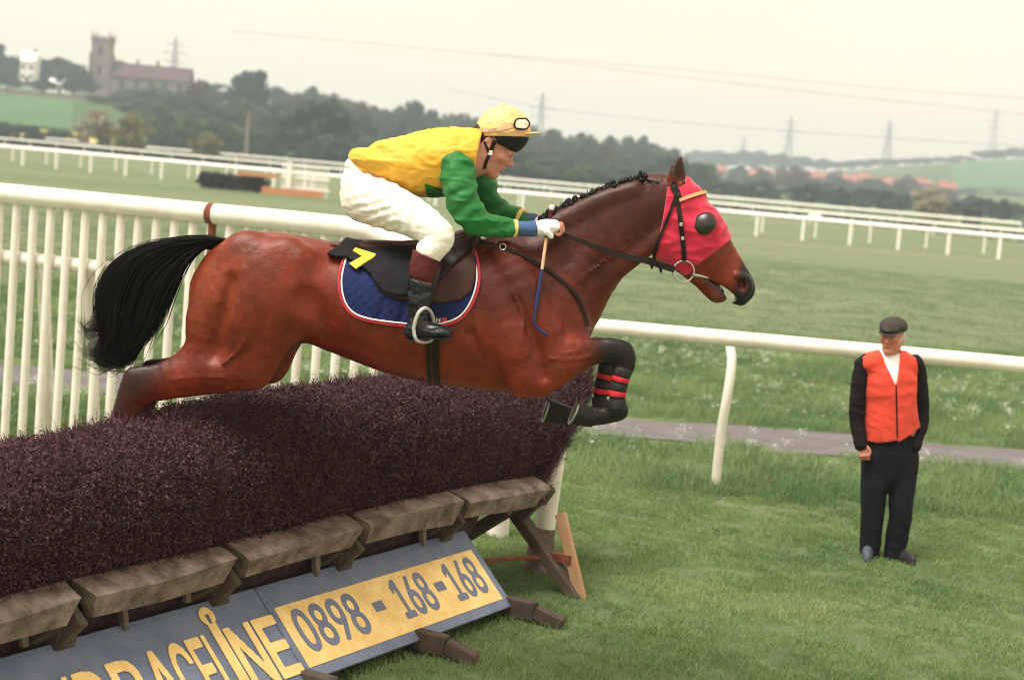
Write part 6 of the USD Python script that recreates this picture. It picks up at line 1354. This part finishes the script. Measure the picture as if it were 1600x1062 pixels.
for nm, A, sg in (('l', armL, -1), ('r', armR, 1)):
    A2 = [(x, y, w) for x, y, w in A]; A2[-1] = (A2[-1][0], A2[-1][1] + (4 if sg < 0 else 6), A2[-1][2])
    sl = Body().limb(mps([(1360 if sg < 0 else 1424, 567, 0)] + A2), np.array([.060, .062, .057, .054, .047]), np.array([.075, .075, .070, .066, .052]), k=.03)
    part(man, 'sleeve', surface(lambda P, pad=.03: sl(P, pad) - ridged(P, (6, 6, 11), .010, 5), *sl.bounds(.03), .0095), 'jumper_dark', smooth=True)
vz0, vz1 = mp(1395, 690)[2], mp(1395, 556)[2]
vest_poly = poly_sdf([(mp(x, y, .12)[0], mp(x, y, .12)[2]) for x, y in ((1352, 552), (1342, 558), (1344, 580), (1350, 620), (1350, 650), (1351, 691), (1370, 692), (1401, 687), (1404, 690), (1424, 679), (1445, 668), (1440, 655), (1436, 620), (1439, 580), (1436, 560), (1424, 551), (1411, 549), (1409, 562), (1401, 598), (1398, 600), (1383, 566), (1378, 549))])
vest_fn = lambda P, pad=.03: smax(lj(P, pad) - .012 - .010 * sstep(mp(1395, 640)[2], mp(1395, 690)[2], P[:, 2]) - ridged(P, (5, 5, 7), .012, 3), np.where(P[:, 1] < YM + .02, vest_poly(P[:, [0, 2]]), np.maximum(np.maximum(vz0 - .02 - P[:, 2], P[:, 2] - vz1), np.abs(P[:, 0] - mp(1393, 600)[0]) - .215)), .004)
vest = part(man, 'waistcoat', surface(vest_fn, *lj.bounds(.06), .0085), 'vest_orange', smooth=True)
VS = Skin(surface(vest_fn, *lj.bounds(.06), .014)); zp, zn = VS.hits(spline([(1400, 601), (1401, 640), (1402, 684)], 8), .002); part(vest, 'zip', ribbon(zp, zn, .010, .003), 'jumper_dark')
jh = Body().limb(mps([(1392, 680, 0), (1391, 700, 0)]), rm(43, 42), np.array([.128, .125]), k=.02)
part(man, 'jumper_hem', surface(lambda P, pad=.03: smax(jh(P, pad), P[:, 2] - mp(1392, 676)[2], .004), *jh.bounds(.02), .01), 'jumper_dark', smooth=True)
tr2 = Body().limb(mps([(1392, 692, 0), (1392, 712, 0), (1392, 728, 0)]), rm(42, 44, 42), np.array([.125, .13, .12]), k=.03)
tr2.limb(mps([(1368, 715, 0), (1364, 760, .01), (1361, 810, .0), (1358, 845, -.02), (1356, 866, -.02)]), rm(24, 21.5, 18, 17, 14.5), np.array([.105, .095, .085, .080, .07]), k=.02); tr2.limb(mps([(1414, 715, 0), (1410, 770, .02), (1408, 810, .02), (1400, 850, -.01), (1397, 869, -.01)]), rm(24, 20.5, 19, 17.5, 15.5), np.array([.105, .095, .088, .080, .07]), k=.02)
part(man, 'trousers', surface(lambda P, pad=.03: tr2(P, pad) - ridged(P, (9, 9, 3), .010, 6) - ridged(P, (8, 8, 14), .006, 16) * sstep(.35, .05, P[:, 2]), *tr2.bounds(.03), .0105), 'trousers_navy', smooth=True)
for x, y, m_, dx in ((1355, 870, 'shoe_grey', -3), (1400, 873, 'shoe_black', 7)):
    b_ = ground(x, y); so = Body().limb([b_ + [0, .08, .05], b_ + [0, 0, .045], b_ + [dx * .008, -.11, .03], b_ + [dx * .012, -.17, .022]], np.array([.045, .043, .034, .024]), np.array([.05, .06, .06, .05]), k=.02, L=(0, .2, 1))
    part(man, 'shoe', surface(lambda P, pad=.03: smax(so(P, pad), .004 - P[:, 2], .004), *so.bounds(.02), .008), m_, smooth=True)
# flat cap
cc = MH(.012, 0, .078); cp = Body().ball(cc, (.122, .097, .069), RMn).limb([MH(.07, -.055, .056), MH(.118, 0, .052), MH(.07, .055, .056)], np.array([.012, .013, .012]), np.array([.035, .04, .035]), k=.03, L=mf)
capm = part(man, 'cap', surface(lambda P, pad=.03: smax(cp(P, pad) - .003 * (meshkit.fbm(P * 25, 2) - .5), (MH(0, 0, .042) - P) @ mu, .006), *cp.bounds(.02), .006), 'cap_tweed', smooth=True)
pk = Body().ball(MH(.115, 0, .036), (.055, .075, .007), np.stack([(mf * .96 - mu * .28), ml, (mu * .96 + mf * .28)], 1)); part(capm, 'peak', surface(pk, *pk.bounds(.02), .005), 'cap_tweed', smooth=True)
